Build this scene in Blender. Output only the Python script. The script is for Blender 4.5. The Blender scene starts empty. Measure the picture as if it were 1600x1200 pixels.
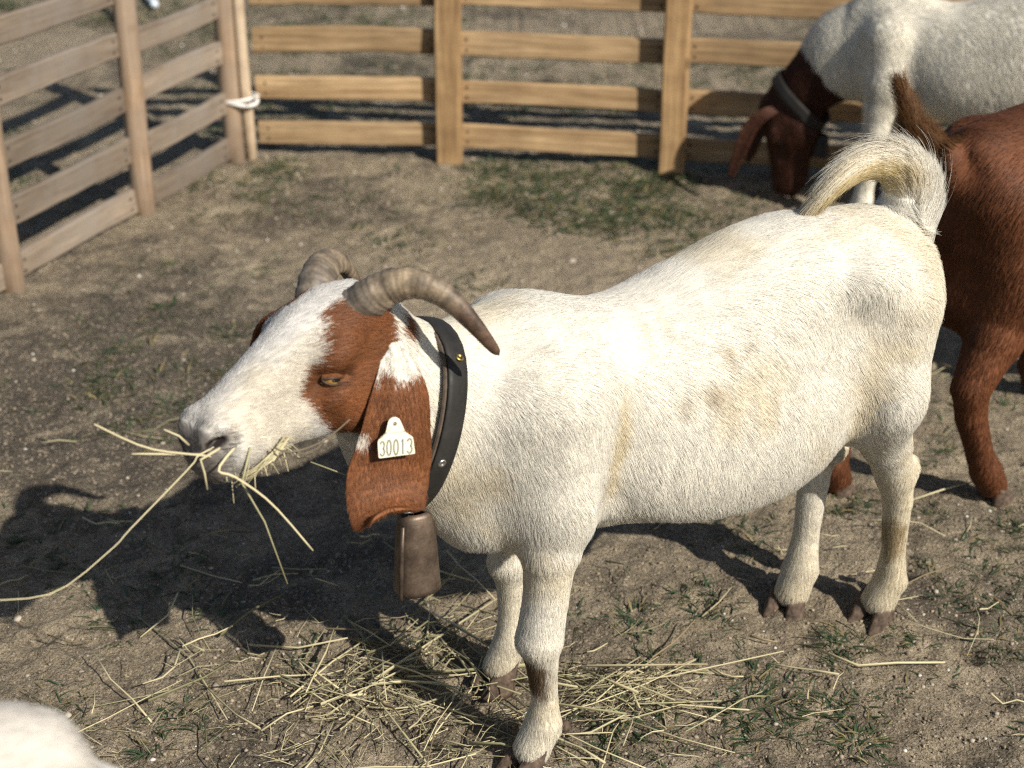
import bpy, math
import numpy as np
from mathutils import Matrix, Vector

rng = np.random.default_rng(7)
sc = bpy.context.scene
COL = sc.collection

# ------------------------------------------------------------------ camera, sky, sun
CAM_H, PITCH = 1.45, math.radians(25.8)
cd = bpy.data.cameras.new('camera')
cd.sensor_width = 36.0
cd.lens = 54.0
cd.clip_start, cd.clip_end = 0.05, 2000
cd.dof.use_dof = True
cd.dof.focus_distance = 2.12
cd.dof.aperture_fstop = 4.2
cam = bpy.data.objects.new('camera', cd)
COL.objects.link(cam)
cam.location = (0, 0, CAM_H)
cam.rotation_euler = (math.pi / 2 - PITCH, 0, 0)
sc.camera = cam

SUN_EL = math.radians(37)
SUN_AZ = math.atan2(-0.74, 0.67)            # direction towards the sun, measured from +X
sd = Vector((math.cos(SUN_AZ) * math.cos(SUN_EL), math.sin(SUN_AZ) * math.cos(SUN_EL), math.sin(SUN_EL)))
w = bpy.data.worlds.new('World')
sc.world = w
w.use_nodes = True
wn = w.node_tree.nodes
sky = wn.new('ShaderNodeTexSky')
sky.sky_type = 'NISHITA'
sky.sun_disc = False
sky.sun_elevation = SUN_EL
sky.sun_rotation = math.pi / 2 - SUN_AZ
wn['Background'].inputs['Strength'].default_value = 0.062
w.node_tree.links.new(sky.outputs[0], wn['Background'].inputs['Color'])
sl = bpy.data.lights.new('sun', 'SUN')
sl.energy = 4.8
sl.angle = math.radians(0.53)
sl.color = (1.0, 0.935, 0.83)
sun = bpy.data.objects.new('sun', sl)
COL.objects.link(sun)
sun.rotation_euler = sd.to_track_quat('Z', 'Y').to_euler()
sc.view_settings.view_transform = 'Standard'
sc.view_settings.look = 'None'
sc.view_settings.gamma = 1.0
sc.view_settings.exposure = 0.50
sc.view_settings.use_curve_mapping = False
sc.cycles.max_bounces = 8
sc.cycles.transparent_max_bounces = 8
sc.cycles.use_denoising = False
sc.cycles.pixel_filter_type = 'BLACKMAN_HARRIS'
sc.cycles.filter_width = 1.2

# ------------------------------------------------------------------ helpers
_T = np.random.default_rng(3).random((64, 64, 64)).astype(np.float32)


def noise(p, f=1.0):
    """smooth value noise in 0..1 at points p (N,3)"""
    q = np.asarray(p, np.float64) * f + 500.0
    i = np.floor(q).astype(np.int64)
    t = q - i
    t = t * t * (3 - 2 * t)
    i &= 63
    j = (i + 1) & 63
    x, y, z = t[:, 0], t[:, 1], t[:, 2]
    def g(a, b, c): return _T[a[:, 0], b[:, 1], c[:, 2]]
    c00 = g(i, i, i) * (1 - x) + g(j, i, i) * x
    c10 = g(i, j, i) * (1 - x) + g(j, j, i) * x
    c01 = g(i, i, j) * (1 - x) + g(j, i, j) * x
    c11 = g(i, j, j) * (1 - x) + g(j, j, j) * x
    return (c00 * (1 - y) + c10 * y) * (1 - z) + (c01 * (1 - y) + c11 * y) * z


def fbm(p, f, o=4, g=0.5):
    s = 0.0; a = 1.0; n = 0.0
    for k in range(o):
        s = s + a * noise(p, f * 2 ** k); n += a; a *= g
    return s / n


def sstep(a, b, x):
    t = np.clip((x - a) / (b - a), 0, 1)
    return t * t * (3 - 2 * t)


def unit(a):
    return a / np.maximum(np.linalg.norm(a, axis=-1, keepdims=True), 1e-9)


def curve_pts(P, n):
    """Catmull-Rom through the rows of P (any columns), n samples"""
    P = np.asarray(P, float)
    m = len(P)
    t = np.linspace(0, m - 1, n)
    i = np.clip(np.floor(t).astype(int), 0, m - 2)
    u = (t - i)[:, None]
    p0 = P[np.maximum(i - 1, 0)]; p1 = P[i]; p2 = P[i + 1]; p3 = P[np.minimum(i + 2, m - 1)]
    return 0.5 * (2 * p1 + (p2 - p0) * u + (2 * p0 - 5 * p1 + 4 * p2 - p3) * u ** 2 + (3 * p1 - p0 - 3 * p2 + p3) * u ** 3)


def mesh_np(name, V, F, smooth=True):
    V = np.ascontiguousarray(V, np.float32)
    me = bpy.data.meshes.new(name)
    if isinstance(F, np.ndarray):
        n, k = F.shape
        me.vertices.add(len(V)); me.vertices.foreach_set('co', V.ravel())
        me.loops.add(n * k); me.loops.foreach_set('vertex_index', np.ascontiguousarray(F, np.int32).ravel())
        me.polygons.add(n)
        me.polygons.foreach_set('loop_start', np.arange(0, n * k, k, dtype=np.int32))
        me.update(calc_edges=True)
    else:
        me.from_pydata([tuple(map(float, v)) for v in V], [], [tuple(map(int, f)) for f in F])
        me.update()
    me.validate()
    if smooth:
        me.polygons.foreach_set('use_smooth', np.ones(len(me.polygons), bool))
    return me


def obj(name, me, mat=None, parent=None, **props):
    o = bpy.data.objects.new(name, me)
    COL.objects.link(o)
    if mat is not None and me is not None and len(me.materials) == 0:
        me.materials.append(mat)
    if parent is not None:
        o.parent = parent
    for k, v in props.items():
        o[k] = v
    return o


def empty(name, loc=(0, 0, 0), rz=0.0, **props):
    o = obj(name, None, **props)
    o.location = loc
    o.rotation_euler = (0, 0, rz)
    o.empty_display_size = 0.1
    return o


def paint(me, name, col):
    a = me.color_attributes.new(name, 'FLOAT_COLOR', 'POINT')
    c = np.ones((len(me.vertices), 4), np.float32)
    c[:, :3] = col
    a.data.foreach_set('color', c.ravel())


def tube(P, R, n=8, cap=True, squash=None):
    """tube along rows of P, radius R (scalar or per row) -> V, F(list)"""
    P = np.asarray(P, float); m = len(P)
    R = np.broadcast_to(np.asarray(R, float), (m,))
    T = unit(np.gradient(P, axis=0))
    up = np.array([0, 0, 1.0]) if abs(T[0][2]) < 0.9 else np.array([1.0, 0, 0])
    V = []; A = up
    for k in range(m):
        A = A - T[k] * (A @ T[k]); A = A / np.linalg.norm(A)
        B = np.cross(T[k], A)
        a = np.arange(n) * 2 * math.pi / n
        s = 1.0 if squash is None else squash
        V.append(P[k] + R[k] * (np.cos(a)[:, None] * A + s * np.sin(a)[:, None] * B))
    V = np.concatenate(V)
    F = [(k * n + i, k * n + (i + 1) % n, (k + 1) * n + (i + 1) % n, (k + 1) * n + i) for k in range(m - 1) for i in range(n)]
    if cap:
        F.append(tuple(range(n - 1, -1, -1)))
        F.append(tuple((m - 1) * n + i for i in range(n)))
    return V, F


def merge(parts):
    V = []; F = []; o = 0
    for v, f in parts:
        V.append(v); F += [tuple(i + o for i in q) for q in f]; o += len(v)
    return np.concatenate(V), F


def uvsphere(r=(1, 1, 1), c=(0, 0, 0), n=16, m=10):
    V = [(0, 0, 1)]
    for i in range(1, m):
        a = math.pi * i / m
        for k in range(n):
            b = 2 * math.pi * k / n
            V.append((math.sin(a) * math.cos(b), math.sin(a) * math.sin(b), math.cos(a)))
    V.append((0, 0, -1))
    F = [(0, 1 + k, 1 + (k + 1) % n) for k in range(n)]
    for i in range(m - 2):
        F += [(1 + i * n + k, 1 + (i + 1) * n + k, 1 + (i + 1) * n + (k + 1) % n, 1 + i * n + (k + 1) % n) for k in range(n)]
    L = len(V) - 1
    F += [(1 + (m - 2) * n + (k + 1) % n, 1 + (m - 2) * n + k, L) for k in range(n)]
    return np.array(V) * np.array(r) + np.array(c), F


# ------------------------------------------------------------------ materials
class NT:
    def __init__(s, name):
        s.m = bpy.data.materials.new(name); s.m.use_nodes = True
        s.t = s.m.node_tree; s.n = s.t.nodes; s.b = s.n['Principled BSDF']
    def new(s, k, **kw):
        n = s.n.new('ShaderNode' + k)
        for a, b in kw.items(): setattr(n, a, b)
        return n
    def link(s, a, b): s.t.links.new(a, b)
    def noise(s, scale, detail=4, rough=0.55, vec=None, dist=0.0):
        n = s.new('TexNoise'); n.inputs['Scale'].default_value = scale; n.inputs['Detail'].default_value = detail
        n.inputs['Roughness'].default_value = rough; n.inputs['Distortion'].default_value = dist
        if vec is not None: s.link(vec, n.inputs['Vector'])
        return n.outputs['Fac']
    def ramp(s, fac, stops):
        r = s.new('ValToRGB'); e = r.color_ramp.elements
        while len(e) < len(stops): e.new(0.5)
        for q, (p, c) in zip(e, stops): q.position = p; q.color = (*c, 1) if len(c) == 3 else c
        s.link(fac, r.inputs[0]); return r.outputs[0]
    def mix(s, fac, a, b, mode='MIX'):
        n = s.new('Mix', data_type='RGBA', blend_type=mode)
        for v, i in ((fac, 0), (a, 6), (b, 7)):
            if isinstance(v, (int, float)): n.inputs[i].default_value = v
            elif isinstance(v, tuple): n.inputs[i].default_value = (*v, 1)
            else: s.link(v, n.inputs[i])
        return n.outputs[2]
    def bump(s, h, strength, dist, normal=None):
        n = s.new('Bump'); n.inputs['Strength'].default_value = strength; n.inputs['Distance'].default_value = dist
        s.link(h, n.inputs['Height'])
        if normal is not None: s.link(normal, n.inputs['Normal'])
        return n.outputs[0]
    def coords(s, kind='Object', scale=None):
        c = s.new('TexCoord').outputs[kind]
        if scale is not None:
            mp = s.new('Mapping'); mp.inputs['Scale'].default_value = scale; s.link(c, mp.inputs[0]); c = mp.outputs[0]
        return c
    def set(s, color=None, rough=None, metal=None, normal=None, spec=None):
        for k, v in (('Base Color', color), ('Roughness', rough), ('Metallic', metal), ('Normal', normal), ('Specular IOR Level', spec)):
            if v is None: continue
            if isinstance(v, tuple): s.b.inputs[k].default_value = (*v, 1)
            elif isinstance(v, (int, float)): s.b.inputs[k].default_value = v
            else: s.link(v, s.b.inputs[k])
        return s.m


def plain(name, col, rough=0.6, metal=0.0, var=0.25, scale=60, bump=0.15, bdist=0.001, spec=0.4):
    t = NT(name); c = t.coords()
    f = t.noise(scale, 5, 0.6, c)
    a = tuple(x * (1 - var) for x in col); b = tuple(min(1, x * (1 + var)) for x in col)
    return t.set(t.ramp(f, [(0.3, a), (0.7, b)]), rough, metal, t.bump(f, bump, bdist), spec)


def mat_attr(name, attr, rough=0.7, spec=0.25, var=0.3, scale=220, bump=0.3):
    t = NT(name); a = t.new('Attribute', attribute_name=attr)
    f = t.noise(scale, 4, 0.6, t.coords())
    c = t.mix(1.0, a.outputs['Color'], t.ramp(f, [(0.25, (1 - var,) * 3), (0.75, (1, 1, 1))]), 'MULTIPLY')
    return t.set(c, rough, 0, t.bump(f, bump, 0.002), spec)


def mat_fur(name, rough=0.55, spec=0.3, trans=0.34):
    t = NT(name)
    a = t.new('Attribute', attribute_name='fcol')
    nm = t.new('Attribute', attribute_name='fnor')
    vt = t.new('VectorTransform', vector_type='NORMAL', convert_from='OBJECT', convert_to='WORLD')
    t.link(nm.outputs['Vector'], vt.inputs[0])
    g = t.new('NewGeometry')
    mx = t.new('Mix', data_type='VECTOR'); mx.inputs[0].default_value = 0.35
    t.link(vt.outputs[0], mx.inputs[4]); t.link(g.outputs['Normal'], mx.inputs[5])
    nr = t.new('VectorMath', operation='NORMALIZE'); t.link(mx.outputs[1], nr.inputs[0])
    t.set(a.outputs['Color'], rough, 0, nr.outputs[0], spec)
    tr = t.new('BsdfTranslucent'); t.link(a.outputs['Color'], tr.inputs['Color'])
    ms = t.new('MixShader'); ms.inputs[0].default_value = trans
    t.link(t.b.outputs[0], ms.inputs[1]); t.link(tr.outputs[0], ms.inputs[2])
    t.link(ms.outputs[0], t.n['Material Output'].inputs['Surface'])
    return t.m


def mat_wood(name, c0, c1, c2, grain=(1.2, 26, 26), grey=None, gs=3.0):
    t = NT(name)
    c = t.coords('Object', grain)
    rnd = t.new('ObjectInfo').outputs['Random']
    ad = t.new('VectorMath', operation='ADD'); t.link(c, ad.inputs[0])
    ml = t.new('Math', operation='MULTIPLY'); ml.inputs[1].default_value = 57.0; t.link(rnd, ml.inputs[0]); t.link(ml.outputs[0], ad.inputs[1])
    f = t.noise(1.0, 6, 0.62, ad.outputs[0], 0.6)
    fine = t.noise(4.0, 4, 0.7, ad.outputs[0])
    col = t.ramp(f, [(0.25, c0), (0.5, c1), (0.75, c2)])
    col = t.mix(0.8, col, t.ramp(fine, [(0.32, (0.42, 0.38, 0.35)), (0.62, (1, 1, 1))]), 'MULTIPLY')
    blot = t.noise(7.0, 4, 0.6, t.coords('Object', (1, 2, 2)))
    col = t.mix(0.7, col, t.ramp(blot, [(0.3, (0.62, 0.58, 0.54)), (0.65, (1.1, 1.08, 1.05))]), 'MULTIPLY')
    if grey:
        c2_ = t.coords('Object')
        st = t.noise(gs, 5, 0.7, c2_)
        col = t.mix(t.ramp(st, [(0.35, (0, 0, 0)), (0.65, (0.8, 0.8, 0.8))]), col, grey)
    kv = t.new('TexVoronoi'); kv.inputs['Scale'].default_value = 3.2; t.link(t.coords('Object', (1, 2.2, 2.2) if grain[0] < 5 else (2.2, 2.2, 1)), kv.inputs['Vector'])
    col = t.mix(t.ramp(kv.outputs['Distance'], [(0.035, (.85, .85, .85)), (0.085, (0, 0, 0))]), col, tuple(x * .35 for x in c0))
    hs = t.new('HueSaturation'); t.link(col, hs.inputs['Color'])
    mr = t.new('MapRange'); mr.inputs[3].default_value = 0.78; mr.inputs[4].default_value = 1.18
    t.link(rnd, mr.inputs[0]); t.link(mr.outputs[0], hs.inputs['Value'])
    return t.set(hs.outputs[0], 0.75, 0, t.bump(fine, 0.35, 0.003, t.bump(f, 0.3, 0.004)), 0.25)


# ------------------------------------------------------------------ ground
_pr = np.random.default_rng(77)
PRINTS = np.stack([_pr.uniform(-1.1, 1.3, 90), _pr.uniform(1.45, 4.2, 90), _pr.uniform(.012, .026, 90), _pr.uniform(.005, .014, 90)], 1)   # hoof prints: x, y, radius, depth


def ground_z(x, y):
    x = np.asarray(x, float); y = np.asarray(y, float)
    sh = x.shape
    p = np.stack([x.ravel(), y.ravel(), np.full(x.size, 3.3)], 1)
    h = (fbm(p, 1.3, 3) - 0.5) * 0.045 + (fbm(p + 9, 9, 3) - 0.5) * 0.022 + (fbm(p + 31, 34, 3, 0.6) - 0.5) * 0.022
    d2 = (p[:, 0:1] - PRINTS[None, :, 0]) ** 2 + (p[:, 1:2] - PRINTS[None, :, 1]) ** 2
    h = h - (PRINTS[None, :, 3] * np.exp(-d2 / PRINTS[None, :, 2] ** 2)).sum(1) + (.35 * PRINTS[None, :, 3] * np.exp(-(np.sqrt(d2) - 1.7 * PRINTS[None, :, 2]) ** 2 / (.5 * PRINTS[None, :, 2]) ** 2)).sum(1)
    return (h * sstep(60, 8, np.abs(y.ravel() - 3)) * sstep(60, 8, np.abs(x.ravel()))).reshape(sh)


def axis_lines(lo, hi, step, far):
    a = np.arange(lo, hi, step)
    g = step * 1.25 ** np.arange(1, 60); g = np.cumsum(g); g = g[g < far]
    return np.concatenate([(lo - g)[::-1], a, a[-1] + g])


gx = axis_lines(-1.6, 1.9, 0.011, 400); gy = axis_lines(1.25, 4.6, 0.011, 400)
X, Y = np.meshgrid(gx, gy)
Z = ground_z(X, Y)
nx, ny = len(gx), len(gy)
I = np.arange(nx * ny).reshape(ny, nx)
Fq = np.stack([I[:-1, :-1], I[:-1, 1:], I[1:, 1:], I[1:, :-1]], -1).reshape(-1, 4)
GM = NT('dirt')
gc = GM.coords()
n1 = GM.noise(1.1, 5, 0.6, gc); n2 = GM.noise(14, 6, 0.65, gc); n3 = GM.noise(160, 4, 0.7, gc)
vo = GM.new('TexVoronoi'); vo.inputs['Scale'].default_value = 210; GM.link(gc, vo.inputs['Vector'])
c = GM.ramp(n2, [(0.28, (0.095, 0.076, 0.053)), (0.5, (0.225, 0.183, 0.127)), (0.72, (0.36, 0.295, 0.205))])
c = GM.mix(GM.ramp(n1, [(0.38, (0, 0, 0)), (0.62, (0.75, 0.75, 0.75))]), c, GM.mix(n2, (0.26, 0.212, 0.147), (0.43, 0.355, 0.25)))
n4 = GM.noise(2.3, 4, 0.6, gc, 1.0)
c = GM.mix(GM.ramp(n4, [(0.50, (0, 0, 0)), (0.64, (0.75, 0.75, 0.75))]), c, (0.070, 0.059, 0.047))
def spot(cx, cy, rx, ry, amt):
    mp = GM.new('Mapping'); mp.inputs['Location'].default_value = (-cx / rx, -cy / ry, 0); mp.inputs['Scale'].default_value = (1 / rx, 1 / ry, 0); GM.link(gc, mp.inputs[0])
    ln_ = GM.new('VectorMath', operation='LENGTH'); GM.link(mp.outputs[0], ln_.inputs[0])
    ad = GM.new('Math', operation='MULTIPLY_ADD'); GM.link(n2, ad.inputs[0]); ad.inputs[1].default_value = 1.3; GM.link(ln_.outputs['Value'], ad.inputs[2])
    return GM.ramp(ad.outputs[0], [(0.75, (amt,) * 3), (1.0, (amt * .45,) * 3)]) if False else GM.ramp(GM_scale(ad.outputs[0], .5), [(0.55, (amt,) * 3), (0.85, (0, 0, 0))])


def GM_scale(v, k):
    m_ = GM.new('Math', operation='MULTIPLY'); m_.inputs[1].default_value = k; GM.link(v, m_.inputs[0]); return m_.outputs[0]


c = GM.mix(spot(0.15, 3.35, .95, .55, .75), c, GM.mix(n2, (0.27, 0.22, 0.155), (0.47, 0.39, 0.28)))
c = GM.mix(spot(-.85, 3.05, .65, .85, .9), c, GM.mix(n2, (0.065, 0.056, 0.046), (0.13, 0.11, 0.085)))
n5 = GM.noise(5.5, 5, 0.7, gc, 0.6)
c = GM.mix(GM.ramp(n5, [(0.54, (0, 0, 0)), (0.70, (0.8, 0.8, 0.8))]), c, GM.mix(n2, (0.31, 0.255, 0.175), (0.48, 0.40, 0.285)))
c = GM.mix(0.6, c, GM.ramp(n3, [(0.3, (0.42, 0.4, 0.38)), (0.55, (0.9, 0.9, 0.9)), (0.75, (1.35, 1.3, 1.22))]), 'MULTIPLY')
wv = GM.new('TexWhiteNoise'); GM.link(vo.outputs['Position'], wv.inputs['Vector'])
grit = GM.ramp(wv.outputs['Value'], [(0.86, (0, 0, 0)), (0.9, (0.8, 0.8, 0.8))])
c = GM.mix(grit, c, GM.mix(n3, (0.18, 0.14, 0.1), (0.46, 0.38, 0.29)))
h = GM.new('Math', operation='SUBTRACT'); h.inputs[0].default_value = 1; GM.link(vo.outputs['Distance'], h.inputs[1])
gnorm = GM.bump(h.outputs[0], 1.0, 0.004, GM.bump(n3, 1.0, 0.016, GM.bump(n2, 0.6, 0.03)))
c = GM.mix(1.0, c, (1.26, 1.27, 1.27), 'MULTIPLY')
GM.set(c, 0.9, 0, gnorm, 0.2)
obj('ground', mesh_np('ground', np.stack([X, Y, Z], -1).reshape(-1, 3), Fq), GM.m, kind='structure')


# ------------------------------------------------------------------ fences
def plank(L, H, T, seed, bev=0.004):
    """board along +X from 0..L, height H (z 0..H), thickness T (y), slightly waney and bowed"""
    r = np.random.default_rng(seed)
    n = 9
    xs = np.linspace(0, L, n); V = []
    bow = r.normal(0, 0.004); tw = r.normal(0, 0.01)
    for i, x in enumerate(xs):
        s = i / (n - 1) * 2 - 1
        oz = bow * (1 - s * s) + r.normal(0, 0.0004); oy = r.normal(0, 0.001); e = r.normal(0, 0.0006, 2)
        for (y, z) in ((0, bev), (0, H - bev), (bev, H), (T - bev, H), (T, H - bev), (T, bev), (T - bev, 0), (bev, 0)):
            zz = z + oz + (e[0] if z > H / 2 else e[1])
            V.append((x, y + oy + tw * s * (z / H - 0.5) * 0.3, zz))
    F = [(k * 8 + i, k * 8 + (i + 1) % 8, (k + 1) * 8 + (i + 1) % 8, (k + 1) * 8 + i) for k in range(n - 1) for i in range(8)]
    F += [tuple(range(7, -1, -1)), tuple((n - 1) * 8 + i for i in range(8))]
    return mesh_np('plank', np.array(V), F, False)


def post(h, w, d, seed, round_=False):
    r = np.random.default_rng(seed)
    n = 9; V = []
    k = 12 if round_ else 8
    lean = r.normal(0, 0.006, 2)
    for i in range(n):
        z = h * i / (n - 1) - 0.06
        ox, oy = lean * (i / (n - 1)) * h + r.normal(0, 0.0012, 2)
        if round_:
            for q in range(k):
                a = q * 2 * math.pi / k
                rr = 1 + 0.05 * math.sin(3 * a + i) + r.normal(0, 0.015)
                V.append((w / 2 * math.cos(a) * rr + ox, d / 2 * math.sin(a) * rr + oy, z))
        else:
            b = 0.005; x, y = w / 2, d / 2
            for (px, py) in ((-x + b, -y), (x - b, -y), (x, -y + b), (x, y - b), (x - b, y), (-x + b, y), (-x, y - b), (-x, -y + b)):
                V.append((px + ox, py + oy, z))
    F = [(j * k + i, j * k + (i + 1) % k, (j + 1) * k + (i + 1) % k, (j + 1) * k + i) for j in range(n - 1) for i in range(k)]
    F += [tuple(range(k - 1, -1, -1)), tuple((n - 1) * k + i for i in range(k))]
    return mesh_np('post', np.array(V), F, round_)


M_pine = mat_wood('fresh_pine', (0.25, 0.16, 0.08), (0.38, 0.265, 0.145), (0.50, 0.37, 0.22))
M_weath = mat_wood('weathered_board', (0.14, 0.105, 0.076), (0.24, 0.188, 0.138), (0.34, 0.275, 0.205), grey=(0.205, 0.178, 0.150), gs=5)
M_weathpost = mat_wood('weathered_post', (0.20, 0.135, 0.085), (0.30, 0.21, 0.135), (0.39, 0.29, 0.20), grain=(26, 26, 1.2), grey=(0.25, 0.20, 0.155), gs=4)
M_pinepost = mat_wood('pine_post', (0.25, 0.15, 0.07), (0.38, 0.25, 0.125), (0.48, 0.335, 0.18), grain=(26, 26, 1.2))
M_palepost = mat_wood('pale_post', (0.45, 0.34, 0.23), (0.58, 0.47, 0.34), (0.68, 0.58, 0.45), grain=(26, 26, 1.2))


_nv, _nf = uvsphere((.0042, .0022, .0042), (0, 0, 0), 8, 5)
NAIL = mesh_np('nail', _nv, _nf)
M_nail = plain('rusty_nail', (.07, .05, .04), .6, .5)


def fence(name, label, pts, zs, H, mats, pw, rail_behind, gaps, seed, lean=0.0, postmesh=None):
    """posts at pts (ground), rails between; rails lie on the side rail_behind * left-normal of the run"""
    root = empty(name, (pts[0][0], pts[0][1], 0), label=label, category='fence')
    P = [np.array(p, float) for p in pts]
    for i in range(len(P) - 1):
        a, b = P[i], P[i + 1]
        d = b - a; L = np.linalg.norm(d); ang = math.atan2(d[1], d[0])
        nrm = np.array([-d[1], d[0]]) / L * rail_behind
        for k, z in enumerate(zs):
            me = plank(L - 2 * gaps, H + np.random.default_rng(seed + i * 10 + k).normal(0, 0.003), 0.022, seed + i * 20 + k)
            o = obj('rail', me, mats[0], root)
            q = a + d / L * gaps + nrm
            o.location = (q[0] - pts[0][0], q[1] - pts[0][1], z + np.random.default_rng(seed * 3 + i + k).normal(0, 0.004))
            o.rotation_euler = (0, 0, ang)
            for nx_ in (.03, L - 2 * gaps - .03):
                for nz_ in (H * .28, H * .72):
                    for ny_ in ((-.0012,) if rail_behind == 0 else (-.0012, .0232)):
                        nl = obj('nail', NAIL, M_nail, o); nl.location = (nx_, ny_, nz_)
    for i, p in enumerate(P):
        me = postmesh(seed + i, i) if postmesh else post(1.25, pw, pw * 0.75, seed + 90 + i)
        o = obj('post', me, M_palepost if (i == 0 and pts[0][0] > -1) else mats[1], root)
        d = P[min(i + 1, len(P) - 1)] - P[max(i - 1, 0)]
        o.location = (p[0] - pts[0][0], p[1] - pts[0][1], 0)
        o.rotation_euler = (0, 0, math.atan2(d[1], d[0]))
    return root


ZS = (0.040, 0.184, 0.329, 0.474, 0.619, 0.764)
fence('wooden_fence', 'fresh yellow pine rail fence running across the back of the pen',
      [(-0.808, 4.60), (-0.193, 4.575), (0.48, 4.455), (1.15, 4.335), (1.82, 4.215), (2.49, 4.095), (3.16, 3.975)], ZS, 0.071, (M_pine, M_pinepost), 0.076, 0.03, 0.022, 11,
      postmesh=lambda s, i: post(1.25, 0.034, 0.034, s + 90, True) if i == 0 else post(1.25, 0.076, 0.057, s + 90))
fence('wooden_fence', 'weathered grey brown board fence along the left side of the pen',
      [(-1.62, 2.45), (-1.43, 2.985), (-1.235, 3.525), (-1.032, 4.09), (-0.856, 4.585)], (0.016, 0.161, 0.306, 0.451, 0.596, 0.741), 0.068, (M_weath, M_weathpost), 0.07, 0.0, 0.028, 23,
      postmesh=lambda s, i: post(1.2, 0.062, 0.062, s, True))


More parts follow.
